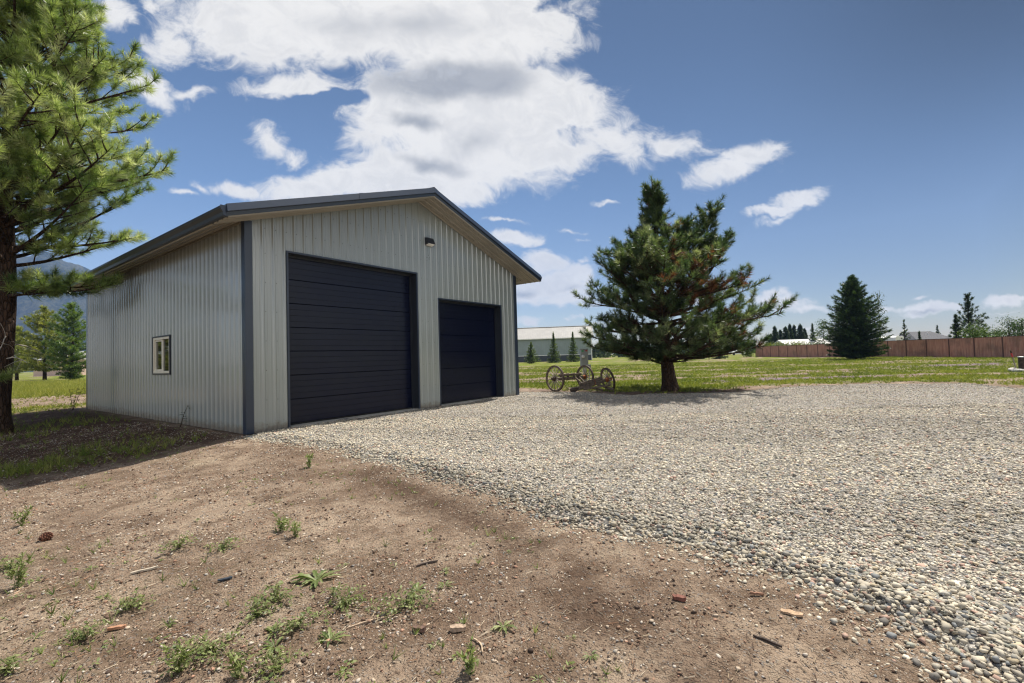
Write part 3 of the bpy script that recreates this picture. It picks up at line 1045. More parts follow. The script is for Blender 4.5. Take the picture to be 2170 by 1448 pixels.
# slider window in the side wall
y0, y1, z0, z1 = WIN
win = empty('window')
win.parent = garage
win['label'] = 'white framed sliding window'
mb = MB()
t = 0.035
mb.box((-0.034, y0 - t, z0 - t), (0.004, y0, z1 + t)); mb.box((-0.034, y1, z0 - t), (0.004, y1 + t, z1 + t))
mb.box((-0.0342, y0, z1 + 0.0005), (0.004, y1, z1 + t)); mb.box((-0.036, y0, z0 - t), (0.004, y1, z0 - 0.0005))
mb.build('trim', M['dark'], win)
mb = MB()
f = 0.062
mb.box((-0.022, y0 + .001, z0), (0.07, y0 + f, z1)); mb.box((-0.022, y1 - f, z0), (0.07, y1 - .001, z1))
mb.box((-0.0215, y0 + f, z1 - f), (0.07, y1 - f, z1)); mb.box((-0.024, y0 + f, z0), (0.07, y1 - f, z0 + f))
mb.build('frame', M['vinyl'], win, bevel=0.004)
ym = (y0 + y1) / 2
mb = MB()
for a, b2 in ((ym + 0.0, ym + 0.05), (y1 - f - 0.045, y1 - f - 0.001)):
    mb.box((0.004, a, z0 + f + .001), (0.045, b2, z1 - f - .001))
mb.box((0.005, ym + 0.051, z1 - f - 0.045), (0.045, y1 - f - 0.046, z1 - f - .001)); mb.box((0.005, ym + 0.051, z0 + f + .001), (0.045, y1 - f - 0.046, z0 + f + 0.045))
mb.box((0.006, ym - 0.045, z0 + f + .001), (0.044, ym - 0.001, z1 - f - .001))
mb.build('sash', M['vinyl'], win, bevel=0.003)
for a, b2, xx in ((y0 + f, ym - 0.045, 0.03), (ym + 0.05, y1 - f - 0.045, 0.028)):
    mb = MB()
    mb.box((xx, a, z0 + f), (xx + 0.006, b2, z1 - f))
    mb.build('pane', M['glass'], win)

# wall pack lamp under the ridge
lamp = MB()
lx, lz = 5.02, 4.755
w2, hh2, dp = 0.145, 0.105, 0.17
lamp.add([(lx - w2, -.019, lz - hh2), (lx + w2, -.019, lz - hh2), (lx + w2, -.019, lz + hh2), (lx - w2, -.019, lz + hh2),
          (lx - w2 * .98, -dp, lz - hh2 * .75), (lx + w2 * .98, -dp, lz - hh2 * .75), (lx + w2 * .85, -dp * .62, lz + hh2 * .95), (lx - w2 * .85, -dp * .62, lz + hh2 * .95)],
         [(0, 1, 5, 4), (4, 5, 6, 7), (7, 6, 2, 3), (0, 4, 7, 3), (1, 2, 6, 5), (0, 3, 2, 1)])
lo = lamp.build('wall_lamp', M['dark'], garage, bevel=0.008)
le = MB()
le.add([(lx - w2 * .8, -.045, lz - hh2 * 1.02), (lx + w2 * .8, -.045, lz - hh2 * 1.02), (lx + w2 * .8, -dp * .98, lz - hh2 * .79), (lx - w2 * .8, -dp * .98, lz - hh2 * .79),
        (lx - w2 * .75, -.05, lz - hh2 * 1.22), (lx + w2 * .75, -.05, lz - hh2 * 1.22), (lx + w2 * .75, -dp * .9, lz - hh2 * .98), (lx - w2 * .75, -dp * .9, lz - hh2 * .98)],
       [(4, 5, 6, 7)[::-1], (0, 1, 5, 4), (1, 2, 6, 5), (2, 3, 7, 6), (3, 0, 4, 7)])
le.build('lens', M['lens'], lo)

# ------------------------------------------------------------------ trees
class Strands:
    """many thin triangles (needles, leaves, blades) gathered into one mesh with an own colour each"""
    def __init__(self, seed):
        self.P, self.C = [], []
        self.rng = np.random.default_rng(seed)

    def tufts(self, cen, axis, tone, n, length, width, run, spread=(22, 72), flop=0.0):
        """bottle-brush tufts: needles leave a short shoot of length `run` ending at cen, pointing along axis"""
        rng = self.rng
        cen = np.asarray(cen, float)
        axis = np.asarray(axis, float)
        axis /= np.linalg.norm(axis, axis=1, keepdims=True) + 1e-9
        N = len(cen)
        length = np.broadcast_to(np.asarray(length, float), (N,))
        run = np.broadcast_to(np.asarray(run, float), (N,))
        A = np.repeat(axis, n, 0)
        u = rng.random(N * n)
        base = np.repeat(cen, n, 0) - A * (u * np.repeat(run, n))[:, None]
        e = rng.normal(size=(N * n, 3))
        e -= A * (e * A).sum(1, keepdims=True)
        e /= np.linalg.norm(e, axis=1, keepdims=True) + 1e-9
        ang = np.radians(spread[0] + (spread[1] - spread[0]) * np.clip(u * 0.7 + rng.random(N * n) * 0.45, 0, 1))
        d = A * np.cos(ang)[:, None] + e * np.sin(ang)[:, None]
        d[:, 2] -= flop
        d /= np.linalg.norm(d, axis=1, keepdims=True)
        L = np.repeat(length, n) * rng.uniform(0.7, 1.1, N * n)
        s = np.cross(d, rng.normal(size=(N * n, 3)))
        s /= np.linalg.norm(s, axis=1, keepdims=True) + 1e-9
        w = np.asarray(width) * 0.5
        tip = base + d * L[:, None]
        tri = np.stack([base - s * w, base + s * w, tip], 1)
        self.P.append(tri.reshape(-1, 3))
        col = np.repeat(np.asarray(tone, float), n, 0) * rng.uniform(0.75, 1.25, (N * n, 1))
        self.C.append(np.repeat(col, 3, 0))

    def leaves(self, cen, nrm, tone, length, width):
        """single leaf-sized faces (two-triangle diamonds flattened to one quad of 2 tris)"""
        rng = self.rng
        cen = np.asarray(cen, float)
        N = len(cen)
        nrm = np.asarray(nrm, float) + rng.normal(size=(N, 3)) * 0.6
        nrm /= np.linalg.norm(nrm, axis=1, keepdims=True) + 1e-9
        t = np.cross(nrm, rng.normal(size=(N, 3)))
        t /= np.linalg.norm(t, axis=1, keepdims=True) + 1e-9
        s = np.cross(nrm, t)
        L = (np.broadcast_to(np.asarray(length, float), (N,)) * rng.uniform(0.6, 1.2, N))[:, None]
        w = (np.broadcast_to(np.asarray(width, float), (N,)) * rng.uniform(0.7, 1.2, N))[:, None]
        a, b, c, d = cen - t * L * .5, cen + s * w * .5 - t * L * .05, cen + t * L * .5, cen - s * w * .5 - t * L * .05
        self.P.append(np.stack([a, b, c, a, c, d], 1).reshape(-1, 3))
        self.C.append(np.repeat(np.asarray(tone, float) * rng.uniform(0.75, 1.25, (N, 1)), 6, 0))

    def build(self, name, mat, parent=None, origin=(0, 0, 0)):
        V = np.concatenate(self.P) - np.asarray(origin, float)
        return raw_mesh(name, V, np.arange(len(V)).reshape(-1, 3), mat, parent, colors=np.concatenate(self.C))


GREEN_D, GREEN_M, GREEN_Y, RUST = np.array((0.030, 0.058, 0.020)), np.array((0.060, 0.098, 0.028)), np.array((0.125, 0.150, 0.040)), np.array((0.16, 0.058, 0.028))


def tone_mix(k, pal):
    """k in 0..1 along a list of colours"""
    k = np.clip(np.asarray(k), 0, 1) * (len(pal) - 1)
    i = np.minimum(k.astype(int), len(pal) - 2)
    f = (k - i)[:, None]
    pal = np.asarray(pal)
    return pal[i] * (1 - f) + pal[i + 1] * f


def pine(name, base, H, r0, zlow, env, label, seed, whorl=0.42, nb=(4, 6), needles=60, nlen=0.2, nwid=0.010, run=0.22, up=(0.05, 0.85), sec_dz=0.36,
         lean=(0, 0), flare=0.5, pal=(GREEN_D, GREEN_M, GREEN_Y), rust=None, leaders=(), thin=1.0, group=None, upcurl=0.22, dead=None, flop=0.0, sec_len=0.42, bare=0.22, extra=()):
    """long-needled pine. env(z, lateral) -> reach of the crown at height z towards lateral = -1 (screen left) .. 1"""
    rnd = random.Random(seed)
    t = empty(name, (base[0], base[1], base[2]))
    tag(t, label, 'tree', group)
    wood = MB()
    st = Strands(seed + 1)
    cen, axs, lens = [], [], []

    def trunk_at(z):
        return Vector((lean[0] * z / H + 0.05 * math.sin(z * 0.9 + seed), lean[1] * z / H + 0.05 * math.cos(z * 0.7 + seed), z))

    def trunk_r(z):
        return max(0.018, r0 * (1 - z / H) ** 0.85 + r0 * flare * math.exp(-z / 0.28))

    zs = [-0.15, 0.0, 0.1, 0.25, 0.5, 0.9] + [1.4 + i * 0.6 for i in range(int((H - 1.6) / 0.6))] + [H]
    wood.tube([trunk_at(z) for z in zs], [trunk_r(z) for z in zs], 12)

    def shoot(p, d, scale=1.0):
        cen.append(tuple(p))
        axs.append(tuple(d))
        lens.append(scale)

    def poly(p0, d0, L, rise, n, wob):
        pts = [Vector(p0)]
        d = Vector(d0)
        for i in range(n):
            d = (d + Vector((rnd.uniform(-wob, wob), rnd.uniform(-wob, wob), rise / n + rnd.uniform(-wob, wob) * .6))).normalized()
            pts.append(pts[-1] + d * (L / n))
        return pts

    def branch(p0, ang, el, R, rb):
        d0 = Vector((math.cos(ang) * math.cos(el), math.sin(ang) * math.cos(el), math.sin(el)))
        n = 7
        pts = poly(p0, d0, R * 1.04, upcurl * 1.6, n, 0.07)
        wood.tube(pts, [max(0.006, rb * (1 - 0.88 * i / n)) for i in range(n + 1)], 6 if rb > 0.03 else 5, False)
        nsec = max(3, int(R / sec_dz))
        for k in range(nsec):
            f = bare + (1 - bare) * (k + rnd.random() * 0.8) / nsec
            if rnd.random() > thin:
                continue
            i = min(n - 1, int(f * n))
            p = pts[i].lerp(pts[i + 1], f * n - i)
            dd = (pts[i + 1] - pts[i]).normalized()
            side = dd.cross(Vector((0, 0, 1))).normalized() * rnd.choice((-1, 1))
            d1 = (dd * rnd.uniform(0.45, 1.0) + side * rnd.uniform(0.45, 1.0) + Vector((0, 0, rnd.uniform(-0.12, 0.42)))).normalized()
            L1 = max(0.30, R * sec_len * (1.05 - 0.62 * f) * rnd.uniform(0.7, 1.15))
            q = poly(p, d1, L1, upcurl * 1.5, 4, 0.12)
            wood.tube(q, [max(0.004, rb * 0.32 * (1 - 0.75 * j / 4)) for j in range(5)], 4, False)
            shoot(q[-1], q[-1] - q[-2])
            for w in range(max(1, int(L1 / 0.21))):
                g = rnd.uniform(0.25, 0.97)
                j = min(3, int(g * 4))
                pp = q[j].lerp(q[j + 1], g * 4 - j)
                d2 = ((q[j + 1] - q[j]).normalized() * rnd.uniform(0.5, 1.0) + Vector((rnd.uniform(-1, 1), rnd.uniform(-1, 1), rnd.uniform(-0.35, 0.8))) * 0.75).normalized()
                L2 = rnd.uniform(0.12, 0.30)
                e = pp + d2 * L2
                wood.tube([pp, e], [0.006, 0.004], 3, False)
                shoot(e, d2 + Vector((0, 0, 0.15)), rnd.uniform(0.75, 1.05))
        shoot(pts[-1], pts[-1] - pts[-2], 1.1)
        shoot(pts[-2].lerp(pts[-1], 0.4), pts[-1] - pts[-2], 0.9)

    def lateral(ang):
        return math.cos(ang) * HR.x + math.sin(ang) * HR.y

    z = zlow
    while z < H - 0.25:
        fz = (z - zlow) / (H - zlow)
        a0 = rnd.uniform(0, 6.28)
        m_ = rnd.randint(*nb) if z < H * 0.8 else nb[0]
        for k in range(m_):
            ang = a0 + 6.283 * k / m_ + rnd.uniform(-0.35, 0.35)
            el = up[0] + (up[1] - up[0]) * fz + rnd.uniform(-0.32, 0.32)
            R = env(z, lateral(ang))
            zt = z + R * (math.sin(el) + 0.2 * upcurl * 2)
            R = env(zt, lateral(ang)) * rnd.uniform(0.72, 1.04) * (0.5 * env(z, lateral(ang)) + 0.5 * R + 1e-6) / (R + 1e-6)
            if R < 0.15:
                continue
            el = max(el, -0.10 - 0.08 * max(0.0, z - 1.2))
            zb = z + rnd.uniform(-0.15, 0.15)
            branch(trunk_at(zb), ang, el, R / max(0.55, math.cos(el * 0.9)), min(trunk_r(zb) * 0.55, 0.012 + 0.017 * R))
        z += whorl * rnd.uniform(0.75, 1.25) * (1.0 if fz < 0.75 else 0.75)
    for (zb, ang, el, R) in extra:
        branch(trunk_at(zb), ang, el, R, min(trunk_r(zb) * 0.6, 0.012 + 0.02 * R))
    for (zs_, lat_off, dep_off, zt, rr) in leaders:     # a second upright limb with whorls of its own
        p0 = trunk_at(zs_)
        tip = Vector((HR.x * lat_off + HX.x * dep_off, HR.y * lat_off + HX.y * dep_off, zt))
        L = [p0, p0.lerp(tip, 0.35) + Vector((HR.x, HR.y, 0)) * lat_off * 0.25, p0.lerp(tip, 0.7) + Vector((HR.x, HR.y, 0)) * lat_off * 0.16, tip]
        wood.tube(L, [0.07, 0.055, 0.035, 0.012], 6, False)
        for k in range(int((zt - zs_) / 0.22)):
            f = 0.3 + 0.7 * (k + rnd.random()) / max(1, int((zt - zs_) / 0.22))
            i = min(2, int(f * 3))
            p = L[i].lerp(L[i + 1], f * 3 - i)
            for a in range(2):
                branch(p, rnd.uniform(0, 6.28), rnd.uniform(0.35, 0.9), rr * (1.25 - f * 0.85) * rnd.uniform(0.7, 1.1), 0.018)
        shoot(tip, (0, 0, 1), 1.1)
    shoot(trunk_at(H) + Vector((0, 0, .05)), (0, 0, 1), 1.2)
    cen, axs = np.array(cen), np.array(axs)
    N = len(cen)
    k = st.rng.normal(0.45, 0.24, N) + (fbm(cen[:, 0] * 0.9 + cen[:, 1] * 0.5, cen[:, 2] * 0.9, seed % 50, 3) - 0.5) * 0.7
    tone = tone_mix(k, pal)
    if rust is not None:
        rmask = rust(cen, st.rng)
        tone = np.where(rmask[:, None], RUST * st.rng.uniform(0.6, 1.35, (N, 1)), tone)
    st.tufts(cen, axs, tone, needles, nlen * np.array(lens), nwid, run * np.array(lens), flop=flop)
    tr = wood.build('trunk', M['bark'], t, smooth=True)
    st.build('crown', M['needles'], t)
    if dead:
        mb = MB()
        for (zb, ang, L, drop) in dead:
            p0 = trunk_at(zb)
            d = Vector((math.cos(ang), math.sin(ang), 0.25))
            pts = poly(p0, d, L, -drop, 6, 0.22)
            mb.tube(pts, [0.014 * (1 - 0.75 * i / 6) + 0.003 for i in range(7)], 5, False)
            for q in range(3):
                i = rnd.randint(2, 5)
                pp = poly(pts[i], Vector((rnd.uniform(-1, 1), rnd.uniform(-1, 1), rnd.uniform(-0.6, 0.4))), L * 0.45, -0.3, 4, 0.3)
                mb.tube(pp, [0.008, 0.006, 0.005, 0.004, 0.003], 4, False)
        mb.build('dead_branch', M['deadwood'], t)
    return t, N


def interp_env(zs, left, right, fb=None):
    zs, left, right = map(np.array, (zs, left, right))

    def env(z, lat):
        l, r = float(np.interp(z, zs, left)), float(np.interp(z, zs, right))
        m_ = (l + r) / 2 if fb is None else fb * (l + r) / 2
        s = r if lat > 0 else l
        return s * abs(lat) ** 1.2 + m_ * (1 - abs(lat) ** 1.2)
    return env


# big ponderosa at the left, its trunk at the edge of the frame
env_l = interp_env([1.6, 2.6, 3.2, 3.9, 4.4, 5.2, 6.2, 7.4, 8.6, 10.3, 11.0, 12.5, 14.5], [1.0, 2.0, 2.6, 3.2, 3.6, 3.9, 4.0, 3.9, 3.6, 3.2, 2.8, 1.9, 0.2],
                   [0.4, 0.5, 0.7, 0.9, 1.6, 3.0, 3.75, 3.6, 3.3, 3.0, 2.6, 1.8, 0.2])
bx, by = -2.49, 8.13
ra = math.atan2(HR.y, HR.x)
pine('ponderosa_pine', (bx, by, float(ground_z(bx, by))), 14.6, 0.225, 4.5, env_l, 'large tall pine with long needles at the left end of the garage', 11, whorl=0.36, nb=(5, 6),
     needles=84, nlen=0.245, nwid=0.0105, run=0.24, up=(0.22, 0.80), lean=(HR.x * 0.35, HR.y * 0.35), pal=((0.070, 0.120, 0.034), (0.195, 0.262, 0.080), (0.385, 0.430, 0.175), (0.66, 0.66, 0.44)),
     dead=[(1.9, ra - 0.2, 0.9, 0.9), (2.3, ra + 0.9, 0.8, 1.2), (2.1, ra - 1.4, 0.7, 0.7), (2.5, ra - 0.5, 1.1, 1.5)], sec_len=0.44, bare=0.15, sec_dz=0.31,
     extra=[(3.75, ra + 0.05, -0.12, 2.5), (3.6, ra - 0.4, -0.15, 1.9), (3.85, ra + 0.4, -0.12, 2.2), (3.65, ra - 0.15, -0.20, 1.6), (1.35, ra - 1.0, 0.0, 0.55), (3.5, ra - 2.2, -0.05, 2.8), (3.6, ra - 2.9, 0.0, 3.0)])

# the mid-distance pine with rusty dead needles
zs_ = [0.75, 1.0, 1.55, 2.25, 3.3, 4.0, 4.7, 5.3, 5.8, 6.5, 6.84, 7.3, 8.0]
env_m = interp_env(zs_, [1.8, 2.6, 2.9, 2.9, 3.0, 2.75, 2.45, 2.0, 1.5, 0.9, 0.5, 0.28, 0.1], [2.2, 3.2, 3.9, 4.0, 3.5, 3.1, 2.7, 2.4, 1.5, 0.6, 0.3, 0.2, 0.1])


def rust_m(c, rng):
    lat = c[:, 0] * HR.x + c[:, 1] * HR.y
    w = np.exp(-(((lat - 0.9) / 1.7) ** 2 + ((c[:, 2] - 3.4) / 1.1) ** 2))
    n = fbm(c[:, 0] * 1.3 + 5, c[:, 1] * 1.3 + c[:, 2] * 1.7, 61, 2)
    return (rng.random(len(c)) < w * 0.60 * (n > 0.49)) | (rng.random(len(c)) < 0.012)


px_, py_ = 13.17, -4.18
pine('ponderosa_pine', (px_, py_, float(ground_z(px_, py_))), 8.0, 0.25, 1.10, env_m, 'pine with rusty dead needles standing at the gravel edge beyond the garage', 23, whorl=0.27, nb=(6, 8),
     needles=50, nlen=0.21, nwid=0.014, run=0.22, up=(-0.24, 0.80), lean=(-HR.x * 0.40, -HR.y * 0.40), pal=((0.018, 0.038, 0.016), (0.048, 0.082, 0.030), (0.115, 0.155, 0.062), (0.38, 0.40, 0.24)), rust=rust_m,
     leaders=[(2.9, 1.75, -0.2, 6.55, 0.8), (3.2, 1.0, 0.4, 6.25, 0.7), (3.0, 2.45, 0.3, 5.6, 0.6), (3.0, -0.9, 0.2, 5.9, 0.55), (2.6, -1.9, -0.3, 4.8, 0.5)],
     sec_len=0.44, bare=0.26, sec_dz=0.28, thin=1.0, extra=[(1.55, ra + 0.15, 0.16, 3.75), (1.75, ra - 0.25, 0.30, 3.2), (1.3, ra + 3.0, 0.0, 2.8), (1.3, ra + 3.5, -0.05, 2.6), (1.35, ra - 2.4, 0.05, 2.2)])

# ------------------------------------------------------------------ smaller and farther trees
def gz1(x, y):
    return float(ground_z(x, y))


def conifer(name, base, H, Rm, label, seed, zlow=0.25, dz=0.32, nb=9, power=0.9, el=-0.15, seg=0.28, n=14, nlen=0.22, nwid=0.03, pal=None, trunk_r=None, group=None, thin=1.0, run=0.2, env=None, cat='tree', jag=0.28, spread=(30, 80)):
    """cone-shaped conifer: whorls of branches carrying short sprays"""
    rnd = random.Random(seed)
    t = empty(name, (base[0], base[1], gz1(*base)), rnd.uniform(0, 6.28) if env is None else 0.0)
    tag(t, label, cat, group)
    wood = MB()
    tr = trunk_r or 0.014 * H + 0.03
    wood.tube([(0, 0, -0.1), (0, 0, H * 0.3), (0.02 * H, 0, H * 0.65), (0, 0, H)], [tr * 1.2, tr * 0.8, tr * 0.45, 0.012], 8)
    st = Strands(seed + 3)
    cen, axs = [], []
    z = zlow
    while z < H - 0.1:
        f = (z - zlow) / (H - zlow)
        R0 = Rm * (1 - f) ** power
        a0 = rnd.uniform(0, 6.28)
        m_ = max(4, int(nb * (0.6 + 0.4 * (1 - f))))
        for k in range(m_):
            if rnd.random() > thin:
                continue
            ang = a0 + 6.283 * k / m_ + rnd.uniform(-0.3, 0.3)
            R = R0 * rnd.uniform(1 - jag, 1 + jag * 0.45)
            if env is not None:
                R = env(z, math.cos(ang) * HR.x + math.sin(ang) * HR.y) * rnd.uniform(1 - jag, 1 + jag * 0.3)
            e = el + 0.9 * f ** 1.5 + rnd.uniform(-0.12, 0.12)
            d = Vector((math.cos(ang) * math.cos(e), math.sin(ang) * math.cos(e), math.sin(e)))
            s = Vector((-math.sin(ang), math.cos(ang), 0))
            p0 = Vector((0, 0, z + rnd.uniform(-0.5, 0.5) * dz))
            tip = p0 + d * R + Vector((0, 0, 0.10 * R))
            wood.tube([p0, p0 + d * R * 0.6, tip], [0.012 + 0.006 * R, 0.008 + 0.003 * R, 0.004], 4, False)
            q = max(1, int(R / seg))
            for j in range(q + 1):
                ff = 0.18 + 0.82 * (j + rnd.random() * 0.5) / (q + 0.5)
                p = p0.lerp(tip, min(1, ff))
                wdt = R * 0.36 * (1.05 - ff)
                for sgn in ((-1, 1) if wdt > 0.1 else (0,)):
                    pp = p + s * (sgn * wdt * rnd.uniform(0.3, 1.0)) + Vector((0, 0, rnd.uniform(-0.08, 0.05)))
                    cen.append(tuple(pp))
                    axs.append(tuple(d * 0.8 + s * (sgn * 0.7) + Vector((0, 0, rnd.uniform(-0.15, 0.35)))))
            cen.append(tuple(tip))
            axs.append(tuple(d + Vector((0, 0, 0.25))))
        z += dz * rnd.uniform(0.75, 1.25)
    cen.append((0, 0, H + 0.03))
    axs.append((0, 0, 1))
    cen, axs = np.array(cen), np.array(axs)
    pal = pal or ((0.018, 0.034, 0.018), (0.040, 0.066, 0.026), (0.080, 0.105, 0.036))
    st.tufts(cen, axs, tone_mix(st.rng.normal(0.45, 0.25, len(cen)), pal), n, nlen, nwid, run, spread)
    wood.build('trunk', M['bark'], t, smooth=True)
    st.build('crown', M['needles'], t)
    return t


def broadleaf(name, base, H, Rm, label, seed, zlow=0.6, clumps=26, per=110, leaf=0.16, pal=None, group=None, cat='tree', narrow=1.0, trunk_r=0.08, zb=None, sparse_top=False):
    rnd = random.Random(seed)
    t = empty(name, (base[0], base[1], gz1(*base) if zb is None else zb))
    tag(t, label, cat, group)
    st = Strands(seed + 5)
    wood = MB()
    wood.tube([(0, 0, -0.1), (0.02, 0, H * 0.4), (0, 0.03, H * 0.95)], [trunk_r, trunk_r * 0.7, 0.012], 7)
    pal = pal or ((0.030, 0.060, 0.018), (0.060, 0.105, 0.028), (0.125, 0.165, 0.045))
    for i in range(clumps):
        f = (i + rnd.random()) / clumps
        z = zlow + (H - zlow) * f
        R = Rm * (math.sin(math.pi * min(1, 0.12 + 0.86 * f)) ** 0.7) * narrow
        a, rr = rnd.uniform(0, 6.28), R * math.sqrt(rnd.random()) * 0.95
        c = Vector((math.cos(a) * rr, math.sin(a) * rr, z))
        wood.tube([(0, 0, max(0.15 * H, z - rr * 0.9 - 0.2)), c], [0.02 + 0.02 * Rm * 0.4, 0.006], 4, False)
        k = int(per * (0.35 if sparse_top and f > 0.62 else 1.0))
        sg = max(0.12, 0.34 * Rm * rnd.uniform(0.6, 1.1))
        pts = st.rng.normal(size=(k, 3)) * (sg, sg, sg * 0.75) + np.array(c)
        nr = pts - np.array(c)
        tone = tone_mix(st.rng.normal(0.45 + 0.25 * (rnd.random() - 0.5), 0.22, k), pal)
        st.leaves(pts, nr + np.array((0, 0, 0.3)), tone, leaf, leaf * 0.62)
    wood.build('trunk' if cat == 'tree' else 'stems', M['bark'], t, smooth=True)
    st.build('crown' if cat == 'tree' else 'foliage', M['leaves'], t)
    return t


# dense evergreen out in the field
env_d = interp_env([0.2, 0.8, 2.0, 3.5, 5.0, 6.5, 7.7, 8.7, 9.6], [2.4, 2.9, 3.3, 3.1, 2.6, 2.05, 1.45, 0.85, 0.2], [2.5, 3.0, 3.3, 2.95, 2.45, 1.85, 1.3, 0.75, 0.2])
conifer('pine_tree', sight(1812, 54.5), 9.7, 3.4, 'dense dark evergreen standing alone in the field before the brown fence', 41, zlow=0.25, dz=0.28, nb=14, n=24, nlen=0.34, nwid=0.045, seg=0.45, el=0.06, env=env_d, run=0.36,
        pal=((0.014, 0.030, 0.011), (0.034, 0.064, 0.019), (0.095, 0.140, 0.042)), jag=0.34, spread=(20, 62))
# spruces before the barn
for i, (px, dep, H, R, lb) in enumerate([(1125, 98, 4.5, 1.9, 'short broad young spruce before the barn, nearest the garage'), (1173, 100, 6.6, 1.75, 'slender young spruce with a bare spike top before the barn wall'), (1214, 102, 6.5, 1.55, 'dark narrow spruce before the barn beside the electric meter')]):
    conifer('spruce_tree', sight(px, dep), H, R, lb, 51 + i, dz=0.36, nb=9, n=12, nlen=0.30, nwid=0.07, seg=0.4, group='young spruces before the barn', el=-0.05, power=1.0 if i != 1 else 1.25, pal=((0.034, 0.060, 0.026), (0.105, 0.145, 0.052), (0.210, 0.240, 0.090)))
# trees behind the fence and along the skyline on the right
broadleaf('poplar_tree', sight(1866, 76), 10.3, 1.0, 'tall thin poplar with sparse top behind the dark field evergreen', 61, zlow=1.0, clumps=44, per=46, leaf=0.22, sparse_top=True, pal=((0.030, 0.048, 0.024), (0.060, 0.085, 0.036), (0.110, 0.130, 0.060)))
broadleaf('leafy_tree', sight(1746, 78), 6.0, 1.3, 'small leafy tree poking out left of the dark field evergreen', 62, zlow=1.2, clumps=22, per=60, leaf=0.22)
conifer('spruce_tree', sight(1918, 71), 5.35, 1.2, 'open-branched little spruce standing just behind the fence near the grey roof', 63, zlow=0.6, dz=0.55, nb=7, n=9, nlen=0.22, nwid=0.06, seg=0.4, el=0.10, jag=0.15)
env_p = interp_env([0.8, 1.6, 2.6, 3.6, 4.6, 5.8, 7.0, 8.0], [1.8, 2.3, 2.0, 1.9, 1.5, 1.2, 0.9, 0.3], [1.6, 2.4, 2.6, 2.6, 1.6, 1.4, 1.0, 0.3])
conifer('pine_tree', sight(2056, 63), 8.1, 2.6, 'tall open pine rising behind the brown fence right of the grey roof', 64, zlow=1.0, dz=0.5, nb=8, n=30, nlen=0.30, nwid=0.05, seg=0.75, el=0.30, env=env_p, run=0.3, jag=0.30, thin=0.78, pal=((0.018, 0.034, 0.018), (0.034, 0.058, 0.026), (0.070, 0.095, 0.038)))
conifer('pine_tree', sight(2028, 64), 5.4, 1.4, 'shorter pine leaning against the tall open pine behind the fence', 65, zlow=0.6, dz=0.45, nb=8, n=26, nlen=0.30, nwid=0.05, seg=0.6, el=0.25, run=0.3, thin=0.85)
for i, (px, dep, H, R, lb) in enumerate([(2062, 57, 3.6, 1.4, 'bright green bush at the foot of the tall open pine'), (2090, 58, 3.1, 1.3, 'low green bush right of the tall open pine behind the fence'), (2118, 60, 3.0, 1.1, 'low dark green bush in the dip between pine and round tree')]):
    broadleaf('bush', sight(px, dep), H, R, lb, 71 + i, zlow=0.4, clumps=26, per=90, leaf=0.16, cat='bush', group='bushes behind the fence', pal=((0.040, 0.075, 0.018), (0.085, 0.135, 0.030), (0.150, 0.190, 0.050)))
broadleaf('leafy_tree', sight(2139, 58), 4.2, 1.3, 'round leafy tree peeping over the fence above the well casing', 75, zlow=0.8, clumps=24, per=80, leaf=0.16)
broadleaf('leafy_tree', sight(2168, 57), 4.1, 1.1, 'leafy tree with upright tips at the right end of the fence', 76, zlow=0.8, clumps=24, per=70, leaf=0.16)
conifer('conifer_tree', sight(1988, 150), 7.6, 1.6, 'dark conifer whose tip shows above the grey house roof', 77, dz=0.6, n=9, nlen=0.35, nwid=0.10, seg=0.6)
conifer('conifer_tree', sight(1949, 74), 3.6, 0.45, 'thin little evergreen before the grey house roof', 78, dz=0.3, n=10, nlen=0.22, nwid=0.07, seg=0.3)
far_proto = None
for i, (px, dep, s) in enumerate([(1643, 150, 8.8), (1655, 152, 7.6), (1666, 149, 8.5), (1675, 151, 9.4), (1684, 153, 9.2), (1697, 150, 9.2), (1706, 154, 8.0), (1634, 156, 6.6), (1887, 160, 5.0), (1893, 164, 5.4), (1901, 162, 5.0)]):
    if far_proto is None:
        far_proto = o = conifer('conifer_tree', sight(px, dep), 9.0, 1.6, 'dark conifer of the tight skyline row left of the field evergreen', 80, dz=0.45, nb=9, n=12, nlen=0.55, nwid=0.16, seg=0.5, power=0.6, group='skyline conifers left of the field evergreen')
        o.scale = (1, 1, s / 9)
    else:
        o = copy_tree(far_proto)
        xx, yy = sight(px, dep)
        o.location = (xx, yy, gz1(xx, yy))
        o.rotation_euler = (0, 0, i * 1.3)
        o.scale = (0.9 + 0.1 * (i % 3), 0.9 + 0.1 * (i % 3), s / 9)
    if px > 1800:
        tag(o, 'low dark conifer on the skyline between poplar and white trailer', 'tree', 'skyline conifers right of the poplar')
conifer('spruce_tree', sight(1723, 120), 7.6, 1.5, 'pointed spruce rising behind the white-roofed shed', 95, dz=0.42, n=10, nlen=0.35, nwid=0.09, seg=0.5)
# seen under the branches of the rusty pine
conifer('spruce_tree', sight(1478, 88), 4.2, 1.6, 'low spruce seen under the rusty pine, left of a yellow sapling', 96, dz=0.36, n=12, nlen=0.28, nwid=0.07, seg=0.4)
conifer('spruce_tree', sight(1523, 86), 4.6, 1.5, 'pointed spruce seen under the rusty pine, right of a yellow sapling', 97, dz=0.36, n=12, nlen=0.28, nwid=0.07, seg=0.4)
broadleaf('sapling', sight(1501, 84), 2.2, 0.7, 'yellow leafed sapling between two low spruces under the rusty pine', 98, zlow=0.6, clumps=12, per=50, leaf=0.14, pal=((0.10, 0.12, 0.02), (0.20, 0.20, 0.03), (0.28, 0.26, 0.05)))
broadleaf('bush', sight(1590, 92), 1.2, 1.6, 'low bright green weedy bush at the far left end of the fence', 99, zlow=0.1, clumps=20, per=60, leaf=0.14, cat='bush', pal=((0.06, 0.10, 0.02), (0.12, 0.17, 0.03), (0.18, 0.22, 0.05)))
